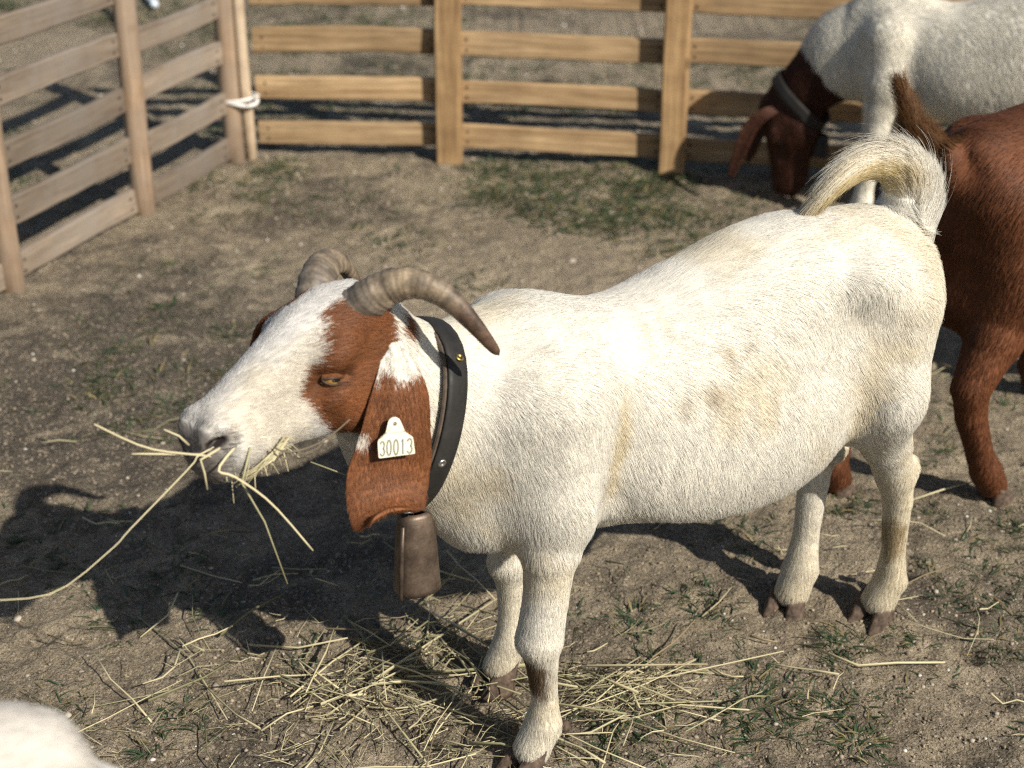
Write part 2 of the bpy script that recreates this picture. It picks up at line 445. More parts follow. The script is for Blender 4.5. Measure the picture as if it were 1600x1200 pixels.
# ------------------------------------------------------------------ implicit goat modelling
class Field:
    def __init__(s, lo, hi, h):
        s.lo = np.array(lo, float); s.h = h
        s.n = np.ceil((np.array(hi) - s.lo) / h).astype(int) + 1
        s.f = np.full(s.n, 1.0, np.float32)
        s.ax = [s.lo[i] + h * np.arange(s.n[i]) for i in range(3)]

    def box(s, lo, hi):
        a = np.clip(np.floor((np.array(lo) - s.lo) / s.h).astype(int), 0, s.n)
        b = np.clip(np.ceil((np.array(hi) - s.lo) / s.h).astype(int) + 1, 0, s.n)
        sl = tuple(slice(a[i], b[i]) for i in range(3))
        if np.any(b <= a): return None, None
        G = np.meshgrid(*[s.ax[i][sl[i]] for i in range(3)], indexing='ij', sparse=True)
        return sl, G

    def join(s, sl, d, k, sub=False):
        c = s.f[sl]
        if sub:
            d = -d
            hh = np.maximum(k - np.abs(c - d), 0) / k
            s.f[sl] = np.maximum(c, d) + hh * hh * k * 0.25
        else:
            hh = np.maximum(k - np.abs(c - d), 0) / k
            s.f[sl] = np.minimum(c, d) - hh * hh * k * 0.25

    def cone(s, a, b, ra, rb, k=0.03, sv=1.0, sub=False):
        a = np.array(a, float); b = np.array(b, float)
        m = max(ra, rb) + 2 * k + 2 * s.h
        sl, G = s.box(np.minimum(a, b) - m, np.maximum(a, b) + m)
        if sl is None: return
        w = np.array([1, 1 / sv, 1.0])
        A = a * w; B = (b - a) * w
        bb = B @ B + 1e-12
        q = [(G[i] * w[i] - A[i]) for i in range(3)]
        t = np.clip((q[0] * B[0] + q[1] * B[1] + q[2] * B[2]) / bb, 0, 1)
        d = np.sqrt((q[0] - B[0] * t) ** 2 + (q[1] - B[1] * t) ** 2 + (q[2] - B[2] * t) ** 2) - (ra + (rb - ra) * t)
        s.join(sl, d.astype(np.float32) * min(1, sv ** 0.5), k, sub)

    def ell(s, c, r, k=0.02, R=None, sub=False):
        c = np.array(c, float); r = np.array(r, float)
        m = r.max() + 2 * k + 2 * s.h
        sl, G = s.box(c - m, c + m)
        if sl is None: return
        q = [G[i] - c[i] for i in range(3)]
        if R is not None:
            q = [R[0][i] * q[0] + R[1][i] * q[1] + R[2][i] * q[2] for i in range(3)]
        l = np.sqrt((q[0] / r[0]) ** 2 + (q[1] / r[1]) ** 2 + (q[2] / r[2]) ** 2)
        g = np.sqrt((q[0] / r[0] ** 2) ** 2 + (q[1] / r[1] ** 2) ** 2 + (q[2] / r[2] ** 2) ** 2) + 1e-9
        s.join(sl, (l * (l - 1) / g).astype(np.float32), k, sub)

    def loft(s, o, R, tab, k, n=2.2):
        """tab rows: x, ztop, zmid, zbot, halfwidth (+ optional y offset) in the frame (o, R columns = axes)"""
        tab = np.array(tab, float)
        o = np.array(o, float)
        m = 0.05 + 2 * k
        xs = np.linspace(tab[0, 0], tab[-1, 0], 200)
        D = curve_interp(tab, xs)
        cor = np.array([[x, y, z] for x in (xs[0], xs[-1]) for y in (-D[:, 4].max(), D[:, 4].max()) for z in (D[:, 3].min(), D[:, 1].max())])
        W = o + cor @ np.array(R).T
        sl, G = s.box(W.min(0) - m, W.max(0) + m)
        q = [G[i] - o[i] for i in range(3)]
        R = np.array(R)
        x, y, z = [R[0, i] * q[0] + R[1, i] * q[1] + R[2, i] * q[2] for i in range(3)]
        x, y, z = np.broadcast_arrays(x, y, z)
        xc = np.clip(x, xs[0], xs[-1])
        top = np.interp(xc, xs, D[:, 1]); mid = np.interp(xc, xs, D[:, 2]); bot = np.interp(xc, xs, D[:, 3]); wd = np.interp(xc, xs, D[:, 4])
        dz = z - mid
        b = np.maximum(np.where(dz > 0, top - mid, mid - bot), 0.004)
        if D.shape[1] > 5: y = y - np.interp(xc, xs, D[:, 5])
        l = (np.abs(y / wd) ** n + np.abs(dz / b) ** n) ** (1 / n)
        d = (l - 1) * np.minimum(wd, b)
        ex = np.abs(x - xc)
        d = np.where(ex > 0, np.sqrt(np.maximum(d, 0) ** 2 + ex ** 2) + np.minimum(d, 0) * 0.2, d)
        s.join(sl, d.astype(np.float32), k)

    def nets(s, smooth=3):
        f = s.f; ins = f < 0
        c = sum(ins[i:ins.shape[0] - 1 + i, j:ins.shape[1] - 1 + j, k:ins.shape[2] - 1 + k].astype(np.int8) for i in (0, 1) for j in (0, 1) for k in (0, 1))
        act = (c > 0) & (c < 8)
        idx = np.argwhere(act)
        vid = np.full(act.shape, -1, np.int64); vid[act] = np.arange(len(idx))
        pos = np.zeros((len(idx), 3)); cnt = np.zeros(len(idx))
        cs = [(i, j, k) for i in (0, 1) for j in (0, 1) for k in (0, 1)]
        val = {q: f[idx[:, 0] + q[0], idx[:, 1] + q[1], idx[:, 2] + q[2]] for q in cs}
        for q in cs:
            for a in range(3):
                if q[a] == 0:
                    q2 = tuple(1 if i == a else q[i] for i in range(3))
                    va, vb = val[q], val[q2]
                    m = (va < 0) != (vb < 0)
                    t = va[m] / (va[m] - vb[m])
                    p = np.tile(np.array(q, float), (m.sum(), 1)); p[:, a] = t
                    pos[m] += p; cnt[m] += 1
        V = s.lo + s.h * (idx + pos / cnt[:, None])
        quads = []
        for a in range(3):
            b, c_ = (a + 1) % 3, (a + 2) % 3
            s0 = [slice(None)] * 3; s1 = [slice(None)] * 3
            s0[a] = slice(0, -1); s1[a] = slice(1, None)
            for ax in (b, c_):
                s0[ax] = slice(1, -1); s1[ax] = slice(1, -1)
            i0 = ins[tuple(s0)]; i1 = ins[tuple(s1)]
            for flip, m in ((False, i0 & ~i1), (True, ~i0 & i1)):
                e = np.argwhere(m)
                e[:, b] += 1; e[:, c_] += 1
                def cell(db, dc):
                    q = e.copy(); q[:, b] += db; q[:, c_] += dc
                    return vid[q[:, 0], q[:, 1], q[:, 2]]
                Q = np.stack([cell(-1, -1), cell(0, -1), cell(0, 0), cell(-1, 0)], 1)
                if flip: Q = Q[:, ::-1]
                quads.append(Q)
        Q = np.concatenate(quads)
        Q = Q[(Q >= 0).all(1)]
        E_ = np.concatenate([Q[:, [i, (i + 1) % 4]] for i in range(4)])
        for _ in range(smooth):
            acc = np.zeros_like(V); n = np.zeros(len(V))
            for i in range(3):
                acc[:, i] = np.bincount(E_[:, 0], V[E_[:, 1], i], len(V)) + np.bincount(E_[:, 1], V[E_[:, 0], i], len(V))
            n = np.bincount(E_[:, 0], minlength=len(V)) + np.bincount(E_[:, 1], minlength=len(V))
            V = V * 0.4 + 0.6 * acc / np.maximum(n, 1)[:, None]
        return V, Q


def curve_interp(tab, xs):
    """Hermite interpolation of table columns over column 0"""
    x = tab[:, 0]; out = np.empty((len(xs), tab.shape[1])); out[:, 0] = xs
    i = np.clip(np.searchsorted(x, xs, 'right') - 1, 0, len(x) - 2)
    h = x[i + 1] - x[i]; t = (xs - x[i]) / h
    for c in range(1, tab.shape[1]):
        y = tab[:, c]; d = np.gradient(y, x)
        s = np.diff(y) / np.diff(x)
        for k in range(1, len(y) - 1):
            if s[k - 1] * s[k] <= 0: d[k] = 0
            else: d[k] = np.sign(d[k]) * min(abs(d[k]), 2.5 * abs(s[k - 1]), 2.5 * abs(s[k]))
        out[:, c] = (2 * t ** 3 - 3 * t ** 2 + 1) * y[i] + (t ** 3 - 2 * t ** 2 + t) * h * d[i] + (-2 * t ** 3 + 3 * t ** 2) * y[i + 1] + (t ** 3 - t ** 2) * h * d[i + 1]
    return out


def vnormals(V, Q):
    n = np.zeros_like(V)
    fn = np.cross(V[Q[:, 2]] - V[Q[:, 0]], V[Q[:, 3]] - V[Q[:, 1]])
    for i in range(4):
        for c in range(3): n[:, c] += np.bincount(Q[:, i], fn[:, c], len(V))
    return unit(n)


TORSO = [(-.376, .60, .56, .50, .030), (-.360, .660, .56, .42, .064), (-.328, .696, .55, .38, .090), (-.28, .709, .54, .355, .108),
         (-.22, .714, .53, .350, .120), (-.13, .720, .50, .322, .132), (-.05, .706, .48, .306, .139), (.05, .674, .47, .312, .140), (.15, .651, .48, .322, .130),
         (.23, .658, .49, .328, .112), (.31, .661, .49, .334, .098), (.37, .648, .49, .352, .081), (.415, .61, .49, .40, .055), (.432, .55, .49, .44, .025)]
HEAD = [(-.035, -.015, -.06, -.10, .036), (0, .006, -.055, -.130, .053), (.04, .019, -.05, -.146, .060), (.08, .017, -.055, -.145, .058),
        (.12, .010, -.06, -.134, .050), (.16, .003, -.060, -.117, .0435), (.20, -.004, -.061, -.104, .040), (.235, -.010, -.062, -.100, .040),
        (.258, -.020, -.062, -.097, .037), (.272, -.034, -.064, -.091, .029), (.280, -.050, -.066, -.082, .015)]


def mz(x):
    """muzzle foreshortening along the head axis"""
    return np.where(np.asarray(x) > .12, .12 + (np.asarray(x) - .12) * .915, x)


def head_frame(yaw, pitch, roll=0.0):
    f = np.array([math.cos(pitch) * math.cos(yaw), math.cos(pitch) * math.sin(yaw), -math.sin(pitch)])
    l = np.array([-math.sin(yaw), math.cos(yaw), 0.0])
    u = np.cross(f, l)
    l2 = l * math.cos(roll) + u * math.sin(roll)
    return np.stack([f, l2, np.cross(f, l2)], 1)


def legs_main():
    nf = [((.30, .075, .56), .07), ((.29, .093, .43), .050), ((.304, .102, .36), .037), ((.311, .103, .285), .0300), ((.320, .103, .222), .0320), ((.316, .103, .178), .0215), ((.311, .103, .118), .0175), ((.313, .103, .075), .0250), ((.330, .104, .040), .0255)]
    ff = [((.28, -.075, .56), .07), ((.255, -.085, .43), .055), ((.25, -.09, .36), .039), ((.255, -.092, .285), .029), ((.265, -.092, .22), .0305), ((.261, -.092, .178), .0210), ((.262, -.092, .118), .0175), ((.263, -.092, .075), .0245), ((.278, -.092, .040), .0250)]
    nh = [((-.27, .065, .58), .078), ((-.248, .088, .46), .066), ((-.296, .07, .36), .036), ((-.334, .060, .285), .0300), ((-.347, .058, .238), .0225), ((-.355, .055, .14), .0180), ((-.361, .05, .080), .0250), ((-.348, .045, .042), .0265)]
    fh = [((-.27, -.06, .58), .080), ((-.225, -.08, .45), .074), ((-.245, -.07, .36), .040), ((-.272, -.058, .285), .033), ((-.270, -.054, .238), .0245), ((-.262, -.050, .14), .0200), ((-.254, -.046, .080), .0275), ((-.240, -.044, .042), .0275)]
    return [nf, ff, nh, fh]


def ear_patch(C, Wd, A, thick=0.005, ns=22, nt=11, cup=0.25, curl=None):
    """hanging ear: rows C (centre), Wd half widths, A across directions, all as key rows; returns V, quads"""
    Cc = curve_pts(C, ns); W_ = curve_pts(np.array(Wd)[:, None], ns)[:, 0]; Ac = unit(curve_pts(A, ns))
    T = unit(np.gradient(Cc, axis=0)); N = unit(np.cross(Ac, T))
    t = np.linspace(-1, 1, nt)
    mid = Cc[:, None] + Ac[:, None] * (W_[:, None] * t)[..., None] + N[:, None] * (cup * W_[:, None] * (t ** 2)[None])[..., None]
    fold = .0022 * np.sin(t * 7.5 + 1.0)[None] * np.sin(np.linspace(.5, 4.5, ns))[:, None] + .003 * (noise(mid.reshape(-1, 3), 28).reshape(ns, nt) - .5)
    fold = fold * np.linspace(1.2, .15, ns)[:, None]
    mid = mid + N[:, None] * fold[..., None]
    th = thick * np.sqrt(np.clip(1 - 0.92 * t ** 2, 0.04, 1))[None, :, None] * np.linspace(1.1, .55, ns)[:, None, None]
    a = mid + N[:, None] * th; b = mid - N[:, None] * th
    V = np.concatenate([a.reshape(-1, 3), b.reshape(-1, 3)])
    m = ns * nt
    I = np.arange(m).reshape(ns, nt)
    q = np.stack([I[:-1, :-1], I[:-1, 1:], I[1:, 1:], I[1:, :-1]], -1).reshape(-1, 4)
    rim = np.concatenate([I[0], I[1:, -1], I[-1, ::-1][1:], I[::-1, 0][1:-1]])
    r2 = np.roll(rim, -1)
    side = np.stack([rim, rim + m, r2 + m, r2], 1)
    Q = np.concatenate([q, q[:, ::-1] + m, side])
    # orient outward
    n = np.cross(V[q[0, 2]] - V[q[0, 0]], V[q[0, 3]] - V[q[0, 1]])
    if n @ N[0] < 0: Q = Q[:, ::-1]
    return V, Q


def horn(P, R0, seed, n=110, k=18):
    """ridged horn along key points P; R0 base radius"""
    C = curve_pts(P, n); s = np.linspace(0, 1, n)
    T = unit(np.gradient(C, axis=0))
    A = np.array([0.2, 1.0, 0.1]); V = []
    r = np.random.default_rng(seed)
    ph = np.cumsum(r.uniform(0.5, 1.5, n)) * 0.72
    for i in range(n):
        A = A - T[i] * (A @ T[i]); A /= np.linalg.norm(A); B = np.cross(T[i], A)
        rr = R0 * (1 - s[i]) ** 0.62 * 0.9 + 0.0035
        ridge = 1 + (0.032 * math.sin(ph[i]) + 0.02 * math.sin(2.3 * ph[i])) * (1 - s[i]) ** 0.7
        a = np.arange(k) * 2 * math.pi / k
        sq = 1.0 + 0.10 * np.cos(3 * a + 0.6) * (1 - s[i])
        V.append(C[i] + rr * ridge * (sq * np.cos(a))[:, None] * A * 0.80 + rr * ridge * (sq * np.sin(a))[:, None] * B * 1.12)
    V.append(C[-1:] + T[-1:] * 0.004)
    V = np.concatenate(V)
    F = [(j * k + i, j * k + (i + 1) % k, (j + 1) * k + (i + 1) % k, (j + 1) * k + i) for j in range(n - 1) for i in range(k)]
    F += [((n - 1) * k + i, (n - 1) * k + (i + 1) % k, n * k) for i in range(k)]
    return V, F


def hoof_claw(L=0.062, W=0.026, H=0.036, side=1):
    """one cloven claw, toe towards +x, flat inner wall"""
    n = 12; V = []
    lev = [(0.0, 1.0, 0.0), (0.22, 1.0, 0.001), (0.55, 0.93, -0.002), (0.8, 0.84, -0.006), (1.0, 0.76, -0.010)]
    for (t, sc_, dx) in lev:
        for i in range(n):
            a = 2 * math.pi * i / n
            x = math.cos(a); y = math.sin(a)
            px = x * L / 2 * (1.12 if x > 0 else 0.95)
            py = y * W / 2 * (1 - 0.42 * max(x, 0) ** 1.5)
            if y * side < 0: py *= 0.62
            V.append((px * sc_ + dx + (1 - t) * 0.004, py * (0.75 + 0.25 * sc_), H * t * (1 - 0.28 * x * (t > 0.3))))
    F = [(j * n + i, j * n + (i + 1) % n, (j + 1) * n + (i + 1) % n, (j + 1) * n + i) for j in range(4) for i in range(n)]
    F += [tuple(range(n - 1, -1, -1)), tuple(4 * n + i for i in range(n))]
    return np.array(V), F


M_fur = mat_fur('fur')
M_skin = mat_attr('coat', 'col')
M_horn = None


def horn_material():
    t = NT('horn')
    c = t.coords()
    a = t.noise(45, 5, 0.65, c)
    f2 = t.noise(260, 4, 0.7, c)
    col = t.ramp(a, [(0.3, (0.072, 0.061, 0.052)), (0.5, (0.155, 0.132, 0.108)), (0.7, (0.27, 0.232, 0.185))])
    at = t.new('Attribute', attribute_name='hcol')
    col = t.mix(0.85, col, at.outputs['Color'], 'MULTIPLY')
    col = t.mix(0.5, col, t.ramp(f2, [(0.3, (0.5, 0.5, 0.5)), (0.7, (1.25, 1.2, 1.15))]), 'MULTIPLY')
    return t.set(col, 0.55, 0, t.bump(f2, 0.35, 0.001, t.bump(a, 0.4, 0.002)), 0.4)


M_horn = horn_material()
M_hoof = plain('hoof_horn', (0.085, 0.060, 0.044), 0.8, 0, 0.7, 90, 0.6, 0.004, 0.2)
M_lid = plain('eyelid', (0.055, 0.032, 0.02), 0.5, 0, 0.3, 200)
M_dark = plain('dark_mucosa', (0.020, 0.014, 0.013), 0.5, 0, 0.3, 200, 0.2, 0.001, 0.3)
M_lidskin = plain('eyelid_skin', (0.12, 0.05, 0.022), 0.95, 0, 0.45, 400, 0.6, 0.001, 0.05)
M_eye = plain('eye_amber', (0.26, 0.15, 0.045), 0.08, 0, 0.35, 180, 0.0, spec=0.6)
M_pupil = plain('pupil', (0.004, 0.004, 0.005), 0.1, 0, 0, 50, 0.0, spec=0.6)


def fur_object(name, parent, V, Q, count, fn, seed, width=0.00035, npt=5, clump=0.7, cell=0.0065, cseed=0):
    r = np.random.default_rng(seed)
    N = vnormals(V, Q)
    tri = np.concatenate([Q[:, [0, 1, 2]], Q[:, [0, 2, 3]]])
    ar = 0.5 * np.linalg.norm(np.cross(V[tri[:, 1]] - V[tri[:, 0]], V[tri[:, 2]] - V[tri[:, 0]]), axis=1)
    cen = V[tri].mean(1); cn = unit(N[tri].mean(1))
    dens = fn(cen, cn, tri[:, 0], 'density')
    p = ar * dens; p /= p.sum()
    pick = r.choice(len(tri), count, p=p)
    u = r.random((count, 2)); m = u.sum(1) > 1; u[m] = 1 - u[m]
    T3 = tri[pick]
    wts = np.stack([1 - u.sum(1), u[:, 0], u[:, 1]], 1)
    root = (V[T3] * wts[..., None]).sum(1); nor = unit((N[T3] * wts[..., None]).sum(1))
    L, flow, lift, col, wid, jf = fn(root, nor, T3[:, 0], 'strand')
    jit = np.stack([.35 * noise(root + 7.1 * i, 42) + .55 * noise(root + 5.1 * i, 11) - 0.45 for i in range(3)], 1)
    flow = unit(flow) + jit * (0.75 * jf)[:, None] + r.normal(0, 0.075, (count, 3)) * (.4 + .6 * jf)[:, None]
    tg = unit(flow - nor * (flow * nor).sum(1, keepdims=True))
    L = L * r.uniform(0.65, 1.2, count) * (0.75 + 0.5 * noise(root + 3.3, 55))
    lift = lift * r.uniform(0.5, 1.6, count)
    s = np.linspace(0, 1, npt)
    off = tg[:, None] * (L[:, None] * s)[..., None] + nor[:, None] * ((L * lift)[:, None] * (s - 0.45 * s ** 2))[..., None]
    # clump neighbouring tips together
    key = np.floor(root / cell + r.normal(0, 0.18, (count, 3))).astype(np.int64)
    kk = ((key[:, 0] + 4096) * 8192 + key[:, 1] + 4096) * 8192 + key[:, 2] + 4096
    _, inv = np.unique(kk, return_inverse=True)
    nc = inv.max() + 1; cnt = np.bincount(inv, minlength=nc)
    P = root[:, None] + off
    g = np.stack([np.stack([np.bincount(inv, P[:, j, c], nc) / cnt for c in range(3)], 1) for j in range(npt)], 1)
    wt = (clump * s ** 1.3)[None, :, None] * r.uniform(0.4, 1.2, (count, 1, 1))
    P = P * (1 - wt) + g[inv] * wt
    col = col * r.uniform(0.88, 1.08, (count, 1)) * (0.88 + 0.20 * r.random(nc))[inv][:, None]
    hc = bpy.data.hair_curves.new(name)
    hc.add_curves([npt] * count)
    hc.attributes['position'].data.foreach_set('vector', np.ascontiguousarray(P, np.float32).ravel())
    rad = (wid * width)[:, None] * np.array([1.0, 1.0, 0.9, 0.65, 0.15][:npt])[None]
    ra = hc.attributes.get('radius') or hc.attributes.new('radius', 'FLOAT', 'POINT')
    ra.data.foreach_set('value', np.ascontiguousarray(rad, np.float32).ravel())
    ca = hc.attributes.new('fcol', 'FLOAT_COLOR', 'CURVE')
    ca.data.foreach_set('color', np.concatenate([np.clip(col, 0, 1), np.ones((count, 1))], 1).astype(np.float32).ravel())
    na = hc.attributes.new('fnor', 'FLOAT_VECTOR', 'CURVE')
    na.data.foreach_set('vector', np.ascontiguousarray(nor, np.float32).ravel())
    hc.materials.append(M_fur)
    o = bpy.data.objects.new(name, hc)
    COL.objects.link(o); o.parent = parent
    o['kind'] = 'stuff'
    return o


def build_body(h, legs, neck, ho, HR, head=True, torso=TORSO, ears=(), extra=None, tail=None):
    F = Field((-0.66, -0.24, 0.0), (0.86, 0.30, 0.86), h)
    F.loft((0, 0, 0), np.eye(3), torso, 0.03)
    for li, leg in enumerate(legs):
        for (a, ra), (b, rb) in zip(leg[:-1], leg[1:]):
            kk = 0.035 if a[2] > 0.42 else (0.012 if a[2] > 0.34 else 0.004)
            F.cone(a, b, ra, rb, kk)
    for (a, b, ra, rb, sv, k) in neck:
        F.cone(a, b, ra, rb, k, sv)
    if tail is not None:
        for (a, ra), (b, rb) in zip(tail[:-1], tail[1:]):
            F.cone(a, b, ra, rb, 0.02)
    if extra: extra(F)
    if head:
        hp = lambda x, y, z: ho + HR @ np.array([float(mz(x)), y, z])
        HT = np.array(HEAD); HT[:, 0] = mz(HT[:, 0])
        F.loft(ho, HR, HT, 0.03, 2.3)
        for sgn in (-1, 1):
            F.ell(hp(.070, sgn * .050, -.022), (.030, .018, .018), 0.018, HR)      # brow
            F.ell(hp(.128, sgn * .056, -.046), (.022, .009, .012), 0.03, HR, sub=True)   # hollow in front of the eye
            F.ell(hp(.088, sgn * .050, -.068), (.026, .012, .014), 0.016, HR)      # cheekbone
            F.ell(hp(.055, sgn * .045, -.105), (.042, .020, .038), 0.025, HR)      # jaw muscle
            F.ell(hp(.248, sgn * .022, -.030), (.020, .014, .014), 0.014, HR)      # nostril wing
            F.ell(hp(.256, sgn * .033, -.032), (.014, .012, .0050), 0.004, HR, sub=True)
            F.ell(hp(.220, sgn * .026, -.078), (.036, .014, .012), 0.014, HR)      # upper lip
        F.cone(hp(.273, 0, -.062), hp(.264, 0, -.080), .0035, .003, 0.006, sub=True)
        F.cone(hp(.232, 0, -.096), hp(.18, 0, -.101), .017, .020, 0.016)           # chin
        for sgn in (-1, 1):
            F.cone(hp(.260, sgn * .016, -.089), hp(.195, sgn * .040, -.089), .0042, .003, 0.005, sub=True)
    V, Q = F.nets(3)
    part = np.zeros(len(V), int)
    for i, (ev, eq) in enumerate(ears):
        Q = np.concatenate([Q, eq + len(V)]); V = np.concatenate([V, ev]); part = np.concatenate([part, np.full(len(ev), i + 1)])
    return V, Q, part


# ------------------------------------------------------------------ coats
WHITE = np.array([0.83, 0.80, 0.72]); CREAM = np.array([0.74, 0.655, 0.48]); BROWN = np.array([0.205, 0.080, 0.031]); GREY = np.array([0.5, 0.465, 0.42])
NOSE = np.array([0.095, 0.077, 0.07])


def lerp(a, b, t): return a + (b - a) * t[:, None]


def in_poly(x, y, poly):
    poly = np.asarray(poly, float); r = np.zeros(len(x), bool); j = len(poly) - 1
    for i in range(len(poly)):
        xi, yi = poly[i]; xj, yj = poly[j]
        c = ((yi > y) != (yj > y)) & (x < (xj - xi) * (y - yi) / (yj - yi + 1e-12) + xi)
        r ^= c; j = i
    return r


HO_MAIN = np.array([0.549, 0.030, 0.752])
HR_MAIN = head_frame(math.radians(16), math.radians(20))
PATCH = [(-.03, .05), (.02, .05), (.042, .035), (.058, .016), (.078, .004), (.10, -.010), (.122, -.030), (.133, -.055), (.131, -.078), (.120, -.100), (.108, -.125), (.09, -.14), (.07, -.16), (.03, -.16), (.01, -.10), (-.004, -.07), (-.012, -.04), (-.02, -.01)]


def to_head(p):
    q = (p - HO_MAIN) @ HR_MAIN
    q[:, 0] = np.where(q[:, 0] > .12, .12 + (q[:, 0] - .12) / .915, q[:, 0])
    return q


def coat_main(p, part):
    q = to_head(p)
    wob = np.stack([noise(p + 1.7, 60), noise(p + 4.9, 60), noise(p + 8.3, 60)], 1) - 0.5
    c = np.tile(WHITE, (len(p), 1))
    big = fbm(p, 9, 3)
    c = lerp(c, CREAM, sstep(0.50, 0.72, big) * 0.62)
    c = lerp(c, GREY, sstep(0.56, 0.74, fbm(p + 20, 34, 3)) * 0.16)
    # yellowish back of thighs, shoulder groove and legs
    c = lerp(c, CREAM * 0.96, sstep(-.26, -.36, p[:, 0] + wob[:, 1] * .05) * sstep(.66, .5, p[:, 2]) * 0.8)
    c = lerp(c, CREAM, sstep(.03, .0, np.abs(p[:, 0] + .185 + .2 * (p[:, 2] - .45)) + wob[:, 2] * .02) * sstep(.58, .48, p[:, 2]) * .7)
    c = lerp(c, CREAM * 0.9, sstep(.30, .12, p[:, 2]) * 0.55 * (0.4 + big))
    g = np.abs(p[:, 0] - (.205 + (.57 - p[:, 2]) * .11)) + wob[:, 1] * .01
    c = lerp(c, np.array([.66, .55, .33]), sstep(.014, .004, g) * sstep(.40, .46, p[:, 2]) * sstep(.60, .54, p[:, 2]) * .6)
    for (bx, bz, rr, st) in ((.085, .555, .022, .5), (.055, .60, .016, .4), (.125, .548, .016, .35), (.02, .60, .02, .25), (.07, .535, .03, .25)):
        d = np.hypot((p[:, 0] - bx) * 1.2, p[:, 2] - bz) / rr + wob[:, 0] * 1.3
        c = lerp(c, np.array([.42, .33, .20]), sstep(1.0, 0.3, d) * st * (p[:, 1] > 0))
    # stained shins
    d = np.sqrt(((p[:, 0] - .345) / .042) ** 2 + ((p[:, 1] - .105) / .05) ** 2 + ((p[:, 2] - .165) / .040) ** 2) + wob[:, 0] * 0.7
    c = lerp(c, np.array([.10, .055, .022]), sstep(1.2, 0.7, d) * 0.95)
    d = np.sqrt(((p[:, 0] - .33) / .03) ** 2 + ((p[:, 1] + .10) / .05) ** 2 + ((p[:, 2] - .275) / .05) ** 2) + wob[:, 0] * 0.9
    c = lerp(c, np.array([.17, .10, .045]), sstep(1.15, 0.65, d) * 0.85)
    d = np.sqrt(((p[:, 0] + .335) / .03) ** 2 + ((p[:, 1] - .08) / .05) ** 2 + ((p[:, 2] - .17) / .04) ** 2) + wob[:, 0] * 0.9
    c = lerp(c, np.array([.36, .27, .14]), sstep(1.15, 0.6, d) * 0.8)
    # brown face patches
    hx = q[:, 0] + wob[:, 0] * 0.012; hz = q[:, 2] + wob[:, 2] * 0.012
    side = np.abs(q[:, 1] + wob[:, 1] * 0.008)
    br = in_poly(hx, hz, PATCH) & (side > 0.021) & (np.abs(q[:, 0] - .08) < .2) & (np.abs(q[:, 1]) < .1) & (part == 0)
    sp = (np.hypot(hx + .035, hz + .055) < .012) & (q[:, 1] > 0) & (part == 0)
    nb = BROWN * (0.75 + 0.6 * fbm(p, 40, 2))[:, None]
    ed = np.hypot((q[:, 0] - .088) / .024, (q[:, 2] + .044) / .014) + wob[:, 0] * .5
    nb = nb * (1 - .45 * sstep(1.2, .4, ed) * (part == 0))[:, None]
    nb = nb * (1 + .35 * sstep(.03, .01, np.hypot(q[:, 0] - .085, q[:, 2] + .085)))[:, None]
    c = np.where((br | sp)[:, None], nb, c)
    # ears
    ew = part == 1
    top = p[:, 2] + wob[:, 2] * 0.03
    e = nb * 1.05
    e = np.where((top + wob[:, 0] * .015 > .668)[:, None], WHITE, e)
    e = np.where(((np.hypot(p[:, 0] - .583, p[:, 2] - .600) + wob[:, 0] * .02) < .012)[:, None], WHITE * .9, e)
    c = np.where(ew[:, None], e, c)
    c = np.where((part == 2)[:, None], nb, c)
    # dark grey nose and lips
    ay = np.abs(q[:, 1])
    ns = sstep(.246, .260, q[:, 0] - 0.35 * np.maximum(q[:, 2] + .026, 0) + wob[:, 1] * .006) * sstep(-.090, -.080, q[:, 2])
    ns = np.maximum(ns, sstep(1.15, .6, np.sqrt(((q[:, 0] - .250) / .026) ** 2 + ((ay - .030) / .018) ** 2 + ((q[:, 2] + .034) / .015) ** 2)))
    ns = np.maximum(ns, .75 * sstep(.200, .245, q[:, 0]) * sstep(-.056, -.074, q[:, 2]) * sstep(-.112, -.098, q[:, 2]))
    ns = np.maximum(ns, .25 * sstep(.225, .26, q[:, 0] + wob[:, 1] * .03))
    nd = np.sqrt(((q[:, 0] - .254) / .017) ** 2 + ((ay - .033) / .016) ** 2 + ((q[:, 2] + .032) / .0072) ** 2)
    near_head = (part == 0) & (np.abs(q[:, 1]) < .06) & (q[:, 0] > .15)
    c = lerp(c, NOSE, ns * near_head * 0.9)
    c = lerp(c, np.array([.018, .013, .012]), sstep(1.1, .75, nd) * near_head)
    for (su, sz) in ((.158, .628), (.128, .632)):
        d = np.hypot((p[:, 0] - su + .25 * (p[:, 2] - sz)) / .007, (p[:, 2] - sz) / .022) + wob[:, 0] * .8
        c = lerp(c, np.array([.50, .41, .27]), sstep(1.1, .5, d) * .4 * (p[:, 1] > 0) * (part == 0))
    return c


TAIL_MAIN = np.array([(-.335, 0, .645), (-.350, 0, .695), (-.346, 0, .738), (-.314, 0, .771), (-.264, 0, .782), (-.218, 0, .765), (-.182, 0, .735)])


